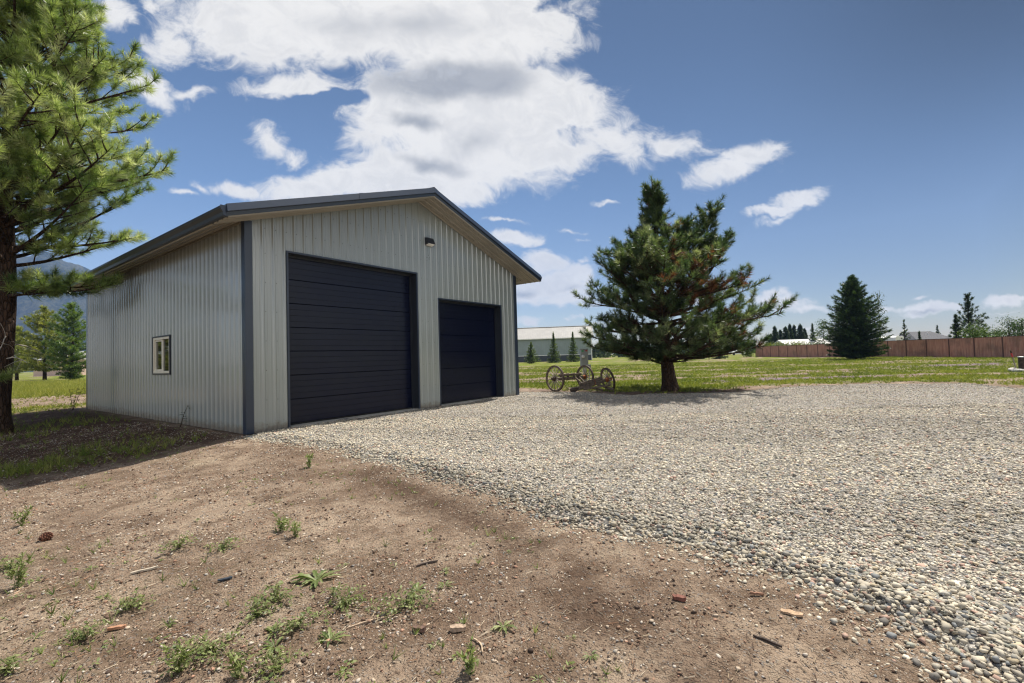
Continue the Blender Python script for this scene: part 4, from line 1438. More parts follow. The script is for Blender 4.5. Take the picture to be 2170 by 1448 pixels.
# hedge of yellow-green bushes behind the far fence: one long planting
t = empty('hedge', (0, 0, 0))
tag(t, 'yellow-green hedge showing above the far left stretch of fence', 'hedge')
st = Strands(301)
hp = []
for k in range(46):
    f = st.rng.random()
    xx, yy = sight(1612 + 140 * f, 97 - 16 * f + st.rng.uniform(-1, 1))
    hh = (3.0 - 0.25 * f) * st.rng.uniform(0.75, 1.0)
    nl = 90
    pts = np.array((xx, yy, 0)) + np.stack([st.rng.normal(0, 0.7, nl), st.rng.normal(0, 0.7, nl), hh * st.rng.uniform(0.1, 1.0, nl) ** 0.6], -1)
    hp.append(pts)
hp = np.concatenate(hp)
st.leaves(hp, st.rng.normal(size=hp.shape), tone_mix(st.rng.normal(0.5, 0.25, len(hp)), ((0.055, 0.085, 0.018), (0.13, 0.155, 0.026), (0.20, 0.20, 0.04))), 0.24, 0.14)
st.build('foliage', M['leaves'], t)
# far wood on the skyline
st = Strands(302)
cc, aa, tt, ll = [], [], [], []
for k in range(420):
    f = st.rng.random()
    px = 1240 + 420 * f if k < 250 else 1520 + 135 * f if k < 340 else st.rng.uniform(1690, 2230)
    dep = st.rng.uniform(190, 300)
    xx, yy = sight(px, dep)
    H = st.rng.uniform(4.5, 10.0) * (0.75 if k >= 340 else 1.0) * (0.8 + 0.4 * math.sin(px * 0.05))
    nn = 70
    z = st.rng.random(nn) ** 0.8 * H
    rr = (0.22 * H * (1 - z / H) + 0.2) * np.sqrt(st.rng.random(nn))
    a = st.rng.uniform(0, 6.28, nn)
    cc.append(np.stack([xx + rr * np.cos(a), yy + rr * np.sin(a), z], -1))
    tt.append(tone_mix(np.clip(st.rng.normal(st.rng.uniform(0.1, 0.8), 0.2, nn), 0, 1), ((0.022, 0.040, 0.022), (0.045, 0.068, 0.028), (0.085, 0.105, 0.035))))
cc = np.concatenate(cc)
st.leaves(cc, st.rng.normal(size=cc.shape), np.concatenate(tt), 1.5, 1.0)
o = st.build('far_wood', M['leaves'])
tag(o, 'dark wood of mixed trees far off along the skyline', 'wood', kind='stuff')
# young pines behind the garage on the left
env_y = interp_env([1.0, 2.2, 4, 6, 8, 10, 11.4], [2.0, 4.2, 4.6, 4.1, 3.2, 1.7, 0.2], [2.0, 3.6, 3.9, 3.6, 2.8, 1.5, 0.2])
YP = ((0.12, 0.14, 0.030), (0.27, 0.28, 0.060), (0.44, 0.42, 0.11))
GP = ((0.055, 0.105, 0.026), (0.130, 0.200, 0.046), (0.25, 0.30, 0.075))
for i, (px, dep, H, pal, lb, sc_) in enumerate([(95, 74, 11.2, YP, 'yellow-green young pine between the big trunk and the garage', 1.0), (152, 70, 11.4, GP, 'deep green young pine half hidden by the garage back corner', 0.85), (36, 80, 9.0, YP, 'yellow-green young pine half hidden behind the big trunk', 0.8), (-150, 46, 9.0, YP, 'young pine off to the left that the window reflects', 1.0)]):
    conifer('pine_tree', sight(px, dep), H, 4.0, lb, 110 + i, zlow=1.5 if i != 1 else 0.5, dz=0.5, nb=10, n=22, nlen=0.42, nwid=0.06, seg=0.6, el=0.05, run=0.35, env=(lambda z, l, s=sc_, h=H: env_y(z * 11.2 / h, l) * s), pal=pal, thin=0.85, trunk_r=0.22, jag=0.25)

# trees of the neighbouring lot left of the frame: they mirror in the side wall and its window
for i, (x, y, H, R, pal, lb) in enumerate([(-13.0, 24.0, 9.0, 3.0, YP, 'yellow-green pine of the left lot mirrored in the side wall'), (-19.0, 17.0, 10.0, 3.4, GP, 'green pine of the left lot facing the middle of the side wall'), (-21.0, 33.0, 11.0, 3.6, YP, 'taller yellow-green pine behind the other trees of the left lot'), (-24.0, 9.0, 9.5, 3.3, GP, 'green pine of the left lot nearest the front of the garage'), (-6.8, 25.5, 8.0, 3.2, YP, 'small yellow-green pine of the left lot mirrored in the window')]):
    conifer('pine_tree', (x, y), H, R, lb, 130 + i, zlow=0.5, dz=0.55, nb=10, n=18, nlen=0.42, nwid=0.07, seg=0.6, el=0.08, run=0.35, pal=pal, thin=0.95, power=0.7, trunk_r=0.2, group='pines of the lot to the left')

# ------------------------------------------------------------------ mountain
az_px = np.linspace(-700, 720, 180)
dist = np.linspace(1500, 3600, 60)
ridge_px = [-700, -300, -100, 0, 60, 88, 120, 160, 205, 260, 330, 430, 560, 720]
ridge_y = [640, 610, 572, 548, 540, 534, 546, 560, 579, 600, 640, 690, 745, 775]
PXg, DD = np.meshgrid(az_px, dist, indexing='ij')
hor = 761.5 + 0.0298 * (1085 - PXg)
top = np.interp(PXg, ridge_px, ridge_y) + (fbm(PXg * 0.05, PXg * 0 + 3, 70, 3) - 0.5) * 10
hgt = np.maximum(0, (hor - top)) * 2600 / FPX
prof = sst(DD, 1500, 2600) ** 0.8 * (1 - 0.55 * sst(DD, 2650, 3600))
XM = CAM[0] + (HX.x + HR.x * (PXg - 1085) / FPX) * DD
YM = CAM[1] + (HX.y + HR.y * (PXg - 1085) / FPX) * DD
ZM = hgt * prof * (0.80 + 0.20 * np.clip(1 - np.abs(fbm(XM * 0.0042, YM * 0.0042, 71, 4) - 0.5) * 3.4, 0, 1)) + (fbm(XM * 0.02, YM * 0.02, 75, 3) - 0.5) * 22 * prof - 6
nx, ny = XM.shape
idx = np.arange(nx * ny).reshape(nx, ny)
q = np.stack([idx[:-1, :-1], idx[1:, :-1], idx[1:, 1:], idx[:-1, 1:]], -1).reshape(-1, 4)
m, nt, b = material('forested_mountain')
p = nt.pos()
n1 = nt.noise(p, 0.010, 6, 0.65)
n2 = nt.noise(p, 0.07, 5, 0.7)
c = nt.mix(nt.mr(nt.m('ADD', nt.m('MULTIPLY', n1, 0.5), nt.m('MULTIPLY', n2, 0.5)), 0.42, 0.60), (0.010, 0.017, 0.011), (0.070, 0.070, 0.042))
nt.put(b.inputs['Base Color'], c)
b.inputs['Roughness'].default_value = 1.0
b.inputs['Specular IOR Level'].default_value = 0.0
nt.put(b.inputs['Normal'], nt.bump(n2, 0.8, 14.0))
o = raw_mesh('mountain', np.stack([XM, YM, ZM], -1).reshape(-1, 3), q, m, smooth=True)
tag(o, kind='structure')

# ------------------------------------------------------------------ fence, barn, house, shed, trailer, car
m, nt, b = material('brown_fence_panel')
p = nt.pos()
al = nt.dot(p, (0.805, 0.593, 0))
vz = nt.xyz(nt.m('MULTIPLY', al, 7.0), 0.0, nt.m('MULTIPLY', nt.dot(p, (0, 0, 1)), 0.6))
c = nt.mix(nt.mr(nt.noise(vz, 1.0, 5, 0.65), 0.3, 0.7), (0.38, 0.160, 0.115), (0.58, 0.305, 0.230))
c = nt.mix(nt.mr(nt.noise(p, 0.8, 5, 0.6), 0.45, 0.7, 0, 0.5), c, (0.15, 0.095, 0.070))
nt.put(b.inputs['Base Color'], c)
b.inputs['Roughness'].default_value = 0.85
M['fence'] = m
M['fence_post'] = simple('fence_joint_post', (0.13, 0.058, 0.045), 0.85)
fence = empty('board_fence')
tag(fence, 'long reddish brown panel fence along the far side of the field', 'fence')
lat0, dep0, lat1, dep1 = 48.6, 93.0, 46.9, 39.0
nP = 19


def latdep(l, d):
    return Vector((CAM[0] + HR.x * l + HX.x * d, CAM[1] + HR.y * l + HX.y * d, 0))


fr = random.Random(9)
for i in range(nP + 1):
    f = i / nP
    P0 = latdep(lat0 + (lat1 - lat0) * f, dep0 + (dep1 - dep0) * f)
    g0 = gz1(P0.x, P0.y)
    tp = 2.02 + fr.uniform(-0.015, 0.015)
    mb = MB()
    mb.box((-0.06, -0.06, -0.3), (0.06, 0.06, tp + 0.03), Matrix.Translation((P0.x, P0.y, g0)) @ Matrix.Rotation(math.atan2(HX.y, HX.x), 4, 'Z'))
    mb.build('post', M['fence_post'], fence)
    if i < nP:
        f2 = (i + 1) / nP
        P1 = latdep(lat0 + (lat1 - lat0) * f2, dep0 + (dep1 - dep0) * f2)
        d = (P1 - P0).normalized()
        mb = MB()
        A, B = P0 + d * 0.062, P1 - d * 0.062
        mb.bar((A.x, A.y, g0 + 1.0), (B.x, B.y, gz1(P1.x, P1.y) + 1.0), 0.05, 2.0)
        nB = 18
        for k in range(nB):     # shallow vertical battens of the panel face
            c_ = A.lerp(B, (k + 0.5) / nB) - Vector((HR.x, HR.y, 0)) * 0.03
            mb.bar((c_.x, c_.y, g0 + 0.02), (c_.x, c_.y, g0 + 1.97), 0.10, 0.02, up=(HR.x, HR.y, 0))
        mb.build('panel', M['fence'], fence)
        cp = MB()
        cp.bar((A.x, A.y, g0 + 2.022), (B.x, B.y, gz1(P1.x, P1.y) + 2.022), 0.10, 0.04)
        cp.build('cap_rail', M['fence_post'], fence)


def ribbed_mat(name, col, axis_vec, per, rough=0.45, depth=0.03):
    m, nt, b = material(name)
    p = nt.pos()
    s = nt.m('FRACT', nt.m('MULTIPLY', nt.dot(p, axis_vec), 1.0 / per))
    rb = nt.m('LESS_THAN', nt.m('ABSOLUTE', nt.m('SUBTRACT', s, 0.5)), 0.12)
    nz = nt.noise(p, 0.6, 4, 0.6)
    nt.put(b.inputs['Base Color'], nt.mix(nt.mr(nz, 0.3, 0.7), tuple(x * 0.92 for x in col), tuple(x * 1.06 for x in col)))
    b.inputs['Roughness'].default_value = rough
    nt.put(b.inputs['Normal'], nt.bump(rb, 0.6, depth))
    return m


# metal barn beyond the field; long side faces the viewer
bd = 121.0
E0 = latdep((1000 - 1085) / FPX * bd, bd)
E1 = latdep((1249 - 1085) / FPX * (bd - 0.0), bd - 3.5)
bdir = (E1 - E0).normalized()
bn = Vector((bdir.y, -bdir.x, 0))
if bn.dot(latdep(0, 0) - E0) < 0:
    bn = -bn
BL = (E1 - E0).length
BW, BE, BR = 12.0, 6.1, 9.1
barn = empty('metal_barn', E1)
tag(barn, 'long grey-green metal barn with pale roof beyond the field', 'barn')
T = Matrix.Translation(-E1)


def brn(pts, mat, name, faces=None, parent=barn):
    mb = MB()
    mb.add(pts, faces or [tuple(range(len(pts)))])
    return mb.build(name, mat, parent)


def bp(s, w, z):
    """s along the barn from its far-left end, w back from the front wall"""
    return E0 + bdir * s - bn * w + Vector((0, 0, z)) - E1


M['barn_wall'] = ribbed_mat('barn_wall_steel', (0.22, 0.265, 0.27), tuple(bdir), 0.45)
M['barn_base'] = ribbed_mat('barn_wainscot_steel', (0.040, 0.048, 0.060), tuple(bdir), 0.45)
M['barn_roof'] = ribbed_mat('barn_roof_steel', (0.40, 0.385, 0.36), tuple(bdir), 0.45, 0.35)
M['white_trim'] = simple('white_trim', (0.75, 0.74, 0.72), 0.4)
wn = 1.55
brn([bp(0, 0, wn), bp(BL, 0, wn), bp(BL, 0, BE), bp(0, 0, BE)], M['barn_wall'], 'wall')
brn([bp(BL, 0, wn), bp(BL, BW, wn), bp(BL, BW, BE), bp(BL, BW / 2, BR - 0.1), bp(BL, 0, BE)], M['barn_wall'], 'wall')
brn([bp(0, 0.0, -0.3), bp(0, BW, -0.3), bp(0, BW, BE), bp(0, BW / 2, BR - 0.1), bp(0, 0, BE)], M['barn_wall'], 'wall')
brn([bp(0, BW, -0.3), bp(BL, BW, -0.3), bp(BL, BW, BE), bp(0, BW, BE)], M['barn_wall'], 'wall')
mb = MB()
mb.add([bp(0, 0, -0.3), bp(BL, 0, -0.3), bp(BL, 0, wn - 0.05), bp(0, 0, wn - 0.05), bp(BL, BW, -0.3), bp(BL, BW, wn - 0.05)], [(0, 1, 2, 3), (1, 4, 5, 2)])
mb.build('wainscot', M['barn_base'], barn)
mb = MB()
mb.bar(bp(0, -0.03, wn), bp(BL, -0.03, wn), 0.06, 0.14)
mb.bar(bp(BL - 0.1, -0.05, -0.3), bp(BL - 0.1, -0.05, BE), 0.2, 0.06)
mb.build('wall_trim', M['white_trim'], barn)
mb = MB()
ov = 0.5
es = BE - ov * (BR - BE) / (BW / 2)
for w0, w1 in ((-ov, BW / 2), (BW + ov, BW / 2)):
    mb.add([bp(-ov, w0, es), bp(BL + ov, w0, es), bp(BL + ov, w1, BR), bp(-ov, w1, BR), bp(-ov, w0, es - .12), bp(BL + ov, w0, es - .12), bp(BL + ov, w1, BR - .12), bp(-ov, w1, BR - .12)], [(0, 1, 2, 3), (4, 5, 6, 7), (0, 1, 5, 4), (1, 2, 6, 5), (0, 3, 7, 4)])
mb.build('roof', M['barn_roof'], barn)
mb = MB()
for w0, w1 in ((-ov, BW / 2), (BW + ov, BW / 2)):
    mb.bar(bp(BL + ov + .03, w0, es - .06), bp(BL + ov + .03, w1, BR - .06), 0.06, 0.3)
mb.bar(bp(-ov, -ov - .06, es - .05), bp(BL + ov, -ov - .06, es - .05), 0.1, 0.22)
mb.bar(bp(-ov, BW / 2, BR + .05), bp(BL + ov, BW / 2, BR + .05), 0.5, 0.1)
mb.build('roof_trim', M['white_trim'], barn)


def gable_house(name, label, px0, px1, dep, z_eave, z_ridge, wdepth, wall_m, roof_m, cat='house', hip=0.0, turn=0.0, over=0.4):
    A, B = latdep((px0 - 1085) / FPX * dep, dep - turn), latdep((px1 - 1085) / FPX * dep, dep + turn)
    t = empty(name, A)
    tag(t, label, cat)
    d = (B - A).normalized()
    n = Vector((-d.y, d.x, 0))
    if n.dot(Vector((HX.x, HX.y, 0))) < 0:
        n = -n
    L = (B - A).length

    def P(s, w, z):
        return d * s + n * w + Vector((0, 0, z))
    mb = MB()
    mb.add([P(0, 0, -.3), P(L, 0, -.3), P(L, 0, z_eave), P(0, 0, z_eave), P(0, wdepth, -.3), P(L, wdepth, -.3), P(L, wdepth, z_eave), P(0, wdepth, z_eave), P(hip * 1.02, wdepth / 2, z_ridge - .06), P(L - hip * 1.02, wdepth / 2, z_ridge - .06)],
           [(0, 1, 2, 3), (5, 4, 7, 6), (4, 0, 3, 8, 7), (1, 5, 6, 9, 2)])
    mb.build('wall', wall_m, t)
    mb = MB()
    o_ = over
    e = z_eave - o_ * (z_ridge - z_eave) / (wdepth / 2)
    v = [P(-o_, -o_, e), P(L + o_, -o_, e), P(L + o_, wdepth + o_, e), P(-o_, wdepth + o_, e), P(-o_ + hip, wdepth / 2, z_ridge), P(L + o_ - hip, wdepth / 2, z_ridge)]
    v2 = [x + Vector((0, 0, -0.14)) for x in v]
    mb.add(v + v2, [(0, 1, 5, 4), (3, 2, 5, 4)[::-1], (0, 4, 3), (1, 2, 5), (0, 1, 7, 6), (1, 2, 8, 7), (2, 3, 9, 8), (3, 0, 6, 9), (6, 7, 8, 9)])
    rf = mb.build('roof', roof_m, t)
    return t, P, L, rf


M['shingle'] = simple('grey_shingles', (0.115, 0.115, 0.125), 0.9, 0, 0.2, 0.2, 3.0)
M['plaster'] = simple('pale_siding', (0.46, 0.44, 0.40), 0.8)
M['pink_wall'] = simple('pinkish_siding', (0.55, 0.40, 0.33), 0.8)
M['white_roof'] = simple('white_metal_roof', (0.52, 0.51, 0.49), 0.4)
M['green_wall'] = simple('grey_green_siding', (0.20, 0.23, 0.20), 0.8)
M['white_paint'] = simple('white_gelcoat', (0.74, 0.74, 0.72), 0.3)
M['tyre'] = simple('black_tyre', (0.02, 0.02, 0.02), 0.85)
h, P, L, rf = gable_house('house', 'grey shingled house roof rising behind the brown fence', 1942, 2016, 128, 3.1, 5.2, 9.0, M['plaster'], M['shingle'], hip=2.0)
mb = MB()
mb.tube([P(L * 0.55, 2.4, 3.9), P(L * 0.55, 2.4, 4.75)], 0.09, 8)
mb.build('vent_pipe', M['white_trim'], rf)
gable_house('shed', 'low shed with bright white roof behind the hedge', 1666, 1756, 118, 2.55, 3.75, 6.0, M['green_wall'], M['white_roof'], cat='shed')
gable_house('house', 'pinkish house glimpsed through the young pines on the left', 70, 142, 125, 4.6, 6.6, 9.0, M['pink_wall'], M['white_roof'])

# white travel trailer behind the fence
A, B = latdep((1897 - 1085) / FPX * 76, 76), latdep((1930 - 1085) / FPX * 76, 78)
t = empty('travel_trailer', A)
tag(t, 'white travel trailer peeking over the fence by the little spruce', 'trailer')
d = (B - A).normalized(); n = Vector((-d.y, d.x, 0)); n = n if n.dot(HX) > 0 else -n
L = (B - A).length + 2.0
MT = Matrix(((d.x, n.x, 0, 0), (d.y, n.y, 0, 0), (0, 0, 1, 0), (0, 0, 0, 1)))
mb = MB()
prof = [(0, 0.7), (0, 1.9), (0.35, 2.75), (0.9, 2.95), (L - 0.25, 2.95), (L, 2.7), (L, 0.7)]
mb.sweep(None, [[MT @ Vector((x, w, z)) for x, z in prof] for w in (0, 2.3)])
body = mb.build('body', M['white_paint'], t, bevel=0.04)
mb = MB(); mb.box((0.9, -0.012, 1.6), (1.9, 0.01, 2.3), MT); mb.build('window', M['glass'], t)
mb = MB(); mb.box((L - 1.2, -0.05, 2.955), (L - 0.5, 0.7, 3.2), MT @ Matrix.Translation((0, 0.6, 0))); mb.build('roof_vent', M['white_trim'], t)
for k in (0.42, 0.6):
    mb = MB(); c0 = MT @ Vector((L * k, 0.02, 0.34)); c1 = MT @ Vector((L * k, 0.24, 0.34)); mb.tube([c0, c1], 0.34, 18); mb.build('wheel', M['tyre'], t)

# pale parked car far off under the rusty pine
A = latdep((1548 - 1085) / FPX * 140, 140)
car = empty('parked_car', (A.x, A.y, gz1(A.x, A.y)))
tag(car, 'white parked car far off under the rusty pine branches', 'car')
MT = Matrix(((HR.x, HX.x, 0, 0), (HR.y, HX.y, 0, 0), (0, 0, 1, 0), (0, 0, 0, 1)))
mb = MB()
prof = [(0, 0.35), (0, 0.85), (0.25, 1.0), (1.2, 1.06), (1.9, 1.55), (3.3, 1.58), (4.1, 1.08), (4.4, 0.95), (4.45, 0.35)]
mb.sweep(None, [[MT @ Vector((x, w, z)) for x, z in prof] for w in (0, 1.75)])
mb.build('body', M['white_paint'], car, bevel=0.05)
mb = MB()
mb.add([MT @ Vector(v) for v in ((1.45, -.012, 1.1), (3.75, -.012, 1.1), (3.25, -.012, 1.5), (1.98, -.012, 1.48))], [(0, 1, 2, 3)])
mb.build('window', M['glass'], car)
for k in (0.85, 3.5):
    mb = MB(); mb.tube([MT @ Vector((k, -0.03, 0.33)), MT @ Vector((k, 0.2, 0.33))], 0.33, 18); mb.build('wheel', M['tyre'], car)

# ------------------------------------------------------------------ old wagon running gear
M['wood'] = simple('weathered_wagon_wood', (0.125, 0.098, 0.075), 0.85, 0, 0.3, 0.45, 14.0, 0.4, 50)
M['spoke'] = simple('grey_weathered_spokes', (0.27, 0.235, 0.19), 0.8, 0, 0.3, 0.35, 10.0)
M['iron'] = simple('rusty_iron', (0.060, 0.040, 0.030), 0.7, 0.2, 0.4, 0.5, 15.0, 0.3)
M['rust'] = simple('orange_rust', (0.26, 0.085, 0.030), 0.85, 0, 0.3, 0.5, 12.0)


def ring(mb, c, ax, r0, r1, hw, seg=44):
    c, ax = Vector(c), Vector(ax).normalized()
    u = ax.cross(Vector((0, 0, 1))).normalized()
    w = ax.cross(u)
    b = len(mb.v)
    for i in range(seg):
        t = 2 * math.pi * i / seg
        dr = u * math.cos(t) + w * math.sin(t)
        for rr, hh in ((r0, -hw), (r1, -hw), (r1, hw), (r0, hw)):
            mb.v.append(tuple(c + dr * rr + ax * hh))
    for i in range(seg):
        j = (i + 1) % seg
        for k in range(4):
            l = (k + 1) % 4
            mb.f.append([b + i * 4 + k, b + i * 4 + l, b + j * 4 + l, b + j * 4 + k])
            mb.mi.append(mb.cur)
    return u, w


def wagon_wheel(parent, c, ax, r, hub_m):
    """wooden wheel: felloe ring with iron tyre, spokes and hub; coordinates relative to the parent"""
    c, ax = Vector(c), Vector(ax).normalized()
    mb = MB()
    u, w = ring(mb, c, ax, r - 0.075, r - 0.013, 0.026)
    wh = mb.build('wheel', M['wood'], parent)
    ty = MB()
    ring(ty, c, ax, r - 0.012, r, 0.029)
    ty.build('tyre', M['iron'], wh)
    ns = 14
    for i in range(ns):
        t = 2 * math.pi * (i + 0.3) / ns
        d = u * math.cos(t) + w * math.sin(t)
        s = MB()
        s.tube([c + d * 0.06 + ax * 0.012, c + d * 0.2 + ax * 0.006, c + d * (r - 0.08)], [0.023, 0.018, 0.015], 8)
        s.build('spoke', M['spoke'], wh, smooth=True)
    hb = MB()
    hb.tube([c - ax * 0.16, c - ax * 0.155, c - ax * 0.07, c + ax * 0.05, c + ax * 0.12, c + ax * 0.17, c + ax * 0.172], [0.04, 0.052, 0.082, 0.092, 0.066, 0.05, 0.03], 16)
    hb.build('hub', hub_m, wh, smooth=False)
    return wh


x1, y1 = sight(1173.5, 18.7)
x2, y2 = sight(1237, 19.75)
g1, g2 = gz1(x1, y1), gz1(x2, y2)
ag = empty('wagon_axle', ((x1 + x2) / 2, (y1 + y2) / 2, (g1 + g2) / 2))
tag(ag, 'old wooden wagon axle standing upright on two spoked wheels', 'wagon axle', 'old wagon running gear')
O_ = Vector(ag.location)
c1 = Vector((x1, y1, g1 + 0.515)) - O_
c2 = Vector((x2, y2, g2 + 0.475)) - O_
axd = (c2 - c1).normalized()
wagon_wheel(ag, c1, -axd, 0.53, M['iron'])
wagon_wheel(ag, c2, axd, 0.49, M['rust'])
mb = MB()
mb.bar(c1.lerp(c2, 0.06) - Vector((0, 0, 0.02)), c1.lerp(c2, 0.94) - Vector((0, 0, 0.02)), 0.10, 0.12)
mb.build('axle_beam', M['wood'], ag, bevel=0.012)
mb = MB()
mb.bar(c1.lerp(c2, 0.14) + Vector((0, 0, 0.12)), c1.lerp(c2, 0.86) + Vector((0, 0, 0.12)), 0.10, 0.09)
for f in (0.2, 0.42, 0.62, 0.8):
    q = c1.lerp(c2, f)
    mb.bar(q - Vector((0, 0, 0.09)), q + Vector((0, 0, 0.19)), 0.045, 0.12, up=axd)
mb.build('bolster', M['wood'], ag, bevel=0.01)
n2d = Vector((axd.y, -axd.x, 0))
n2d = n2d if n2d.dot(HX) < 0 else -n2d
mid = c1.lerp(c2, 0.70)
for s in (-1, 1):
    mb = MB()
    mb.bar(mid + axd * (0.13 * s) + n2d * 0.05, mid + axd * (0.07 * s) + n2d * 0.62 - Vector((0, 0, 0.40)), 0.055, 0.075)
    mb.build('hound', M['wood'], ag, bevel=0.01)
mb = MB()
mb.tube([c1.lerp(c2, 0.22) - Vector((0, 0, .08)), c1.lerp(c2, 0.26) - Vector((0, 0, .3)) + n2d * 0.1, c1.lerp(c2, 0.30) - Vector((0, 0, .47)) + n2d * 0.2], 0.010, 6)
mb.build('iron_stay', M['iron'], ag)

x3, y3 = sight(1285, 18.05)
x4, y4 = sight(1214, 17.55)
g3, g4 = gz1(x3, y3), gz1(x4, y4)
bg_ = empty('wagon_axle', (x3, y3, g3))
tag(bg_, 'old wagon axle fallen on one end with a single leaning wheel', 'wagon axle', 'old wagon running gear')
O_ = Vector(bg_.location)
c3 = Vector((x3, y3, g3 + 0.43)) - O_
c4 = Vector((x4, y4, g4 + 0.10)) - O_
axd = (c3 - c4).normalized()
wagon_wheel(bg_, c3, axd, 0.47, M['rust'])
n2d = Vector((axd.y, -axd.x, 0)).normalized()
n2d = n2d if n2d.dot(HX) < 0 else -n2d
upv = axd.cross(n2d)
upv = upv if upv.z > 0 else -upv
mb = MB()
mb.bar(c4.lerp(c3, 0.05), c4.lerp(c3, 0.92), 0.11, 0.13)
mb.build('axle_beam', M['wood'], bg_, bevel=0.012)
mb = MB()
mb.bar(c4.lerp(c3, 0.16) + upv * 0.13, c4.lerp(c3, 0.84) + upv * 0.13, 0.10, 0.10)
mb.build('bolster', M['wood'], bg_, bevel=0.012)
hb = MB()
hb.tube([c4 - axd * 0.17, c4 - axd * 0.16, c4 - axd * 0.05, c4 + axd * 0.08, c4 + axd * 0.15], [0.05, 0.075, 0.10, 0.085, 0.06], 14)
hb.build('bare_hub', M['iron'], bg_)
for s, o1 in ((0.35, 0.22), (0.62, 0.34)):
    mb = MB()
    a = c4.lerp(c3, s) + n2d * 0.08 - upv * 0.03
    e = c4.lerp(c3, s + 0.28) + n2d * (0.30 + o1) - Vector((0, 0, 0.0))
    e.z = max(gz1(x3, y3) - g3 + 0.08, a.z - 0.22)
    mb.bar(a, e, 0.06, 0.08)
    mb.build('hound', M['wood'], bg_, bevel=0.01)
mb = MB()
mb.bar(c4.lerp(c3, 0.12) + n2d * 0.38 - Vector((0, 0, 0.02)), c4.lerp(c3, 0.86) + n2d * 0.55 - Vector((0, 0, 0.12)), 0.06, 0.07)
mb.build('reach_pole', M['wood'], bg_, bevel=0.01)
mb = MB()
mb.tube([c4.lerp(c3, 0.62) + upv * 0.19, c4.lerp(c3, 0.55) + n2d * 0.2 + upv * 0.02, c4.lerp(c3, 0.36) + n2d * 0.42 - Vector((0, 0, .12))], 0.011, 6)
mb.build('iron_stay', M['rust'], bg_)

# ------------------------------------------------------------------ electric meter pedestal
M['galv'] = simple('grey_enclosure_paint', (0.30, 0.315, 0.32), 0.45, 0.1, 0.5, 0.06)
M['post_grey'] = simple('galvanised_conduit', (0.36, 0.37, 0.37), 0.5, 0.3)
M['sticker_green'] = simple('green_sticker', (0.03, 0.30, 0.10), 0.5)
M['sticker_red'] = simple('red_sticker', (0.50, 0.035, 0.04), 0.5)
M['clear'] = simple('meter_glass_dome', (0.62, 0.62, 0.60), 0.12)
mx_, my_ = sight(1236.5, 20.8)
mg = gz1(mx_, my_)
ped = empty('electric_meter', (mx_, my_, mg), math.atan2(-HX.y, -HX.x) + math.pi / 2 + 0.28)
tag(ped, 'grey electric meter pedestal with green and red stickers behind the wagon axle', 'electric meter')
mb = MB(); mb.box((-0.17, -0.07, 0.85), (0.17, 0.07, 1.66)); box = mb.build('meter_box', M['galv'], ped, bevel=0.01)
mb = MB(); mb.box((0.005, -0.076, 0.87), (0.165, -0.0705, 1.62)); mb.build('cover_door', M['galv'], box, bevel=0.004)
mb = MB(); mb.box((-0.185, -0.085, 1.6605), (0.185, 0.075, 1.675)); mb.build('rain_cap', M['post_grey'], box)
mb = MB(); mb.tube([(-0.085, -0.07, 1.33), (-0.085, -0.095, 1.33), (-0.085, -0.10, 1.33)], [0.088, 0.088, 0.075], 20); mt = mb.build('meter', M['post_grey'], ped)
mb = MB(); mb.tube([(-0.085, -0.10, 1.33), (-0.085, -0.15, 1.33), (-0.085, -0.17, 1.33)], [0.07, 0.066, 0.05], 20); mb.build('meter_glass', M['clear'], mt)
mb = MB(); mb.box((-0.145, -0.0735, 1.55), (-0.045, -0.0712, 1.61)); mb.build('label_sticker', M['sticker_green'], box)
mb = MB(); mb.box((0.04, -0.0795, 1.56), (0.13, -0.0765, 1.61)); mb.build('label_sticker', M['sticker_red'], box)
mb = MB(); mb.box((-0.05, -0.045, -0.2), (0.05, 0.045, 0.85)); mb.build('post', M['post_grey'], ped)
mb = MB(); mb.box((0.175, -0.05, 0.78), (0.30, 0.05, 0.98)); mb.build('junction_box', M['galv'], ped, bevel=0.008)
mb = MB(); mb.tube([(0.24, 0, 0.78), (0.24, 0, 0.4), (0.20, 0, -0.1)], 0.02, 8); mb.build('conduit', M['post_grey'], ped)

# ------------------------------------------------------------------ well casing, marker stake, rocks at the right edge
wx, wy = sight(2163, 22.4)
wg = gz1(wx, wy)
wc = empty('well_casing', (wx, wy, wg))
tag(wc, 'short black well casing pipe with a pale cap in the grass', 'well casing')
mb = MB(); mb.tube([(0, 0, -0.2), (0, 0, 0.66)], 0.13, 24); mb.build('pipe', M['iron'], wc)
mb = MB(); mb.tube([(0, 0, 0.662), (0, 0, 0.70), (0, 0, 0.715)], [0.15, 0.15, 0.11], 24); cap = mb.build('cap', M['post_grey'], wc)
for k in range(4):
    mb = MB(); t = k * math.pi / 2 + 0.4; mb.tube([(0.115 * math.cos(t), 0.115 * math.sin(t), 0.70), (0.115 * math.cos(t), 0.115 * math.sin(t), 0.728)], 0.014, 6); mb.build('bolt', M['iron'], cap)
sx_, sy_ = sight(2151.5, 22.2)
sk = empty('marker_stake', (sx_, sy_, gz1(sx_, sy_)))
tag(sk, 'thin leaning marker stake with a red band beside the well casing', 'stake')
tp = Vector((-HR.x * 0.26, -HR.y * 0.26, 1.02))
mb = MB(); mb.bar((0, 0, -0.1), tp * 0.68, 0.045, 0.03); mb.build('shaft', M['spoke'], sk)
mb = MB(); mb.bar(tp * 0.681, tp * 0.87, 0.048, 0.033); mb.build('red_band', M['sticker_red'], sk)
mb = MB(); mb.bar(tp * 0.871, tp, 0.045, 0.03); mb.build('tip', M['iron'], sk)


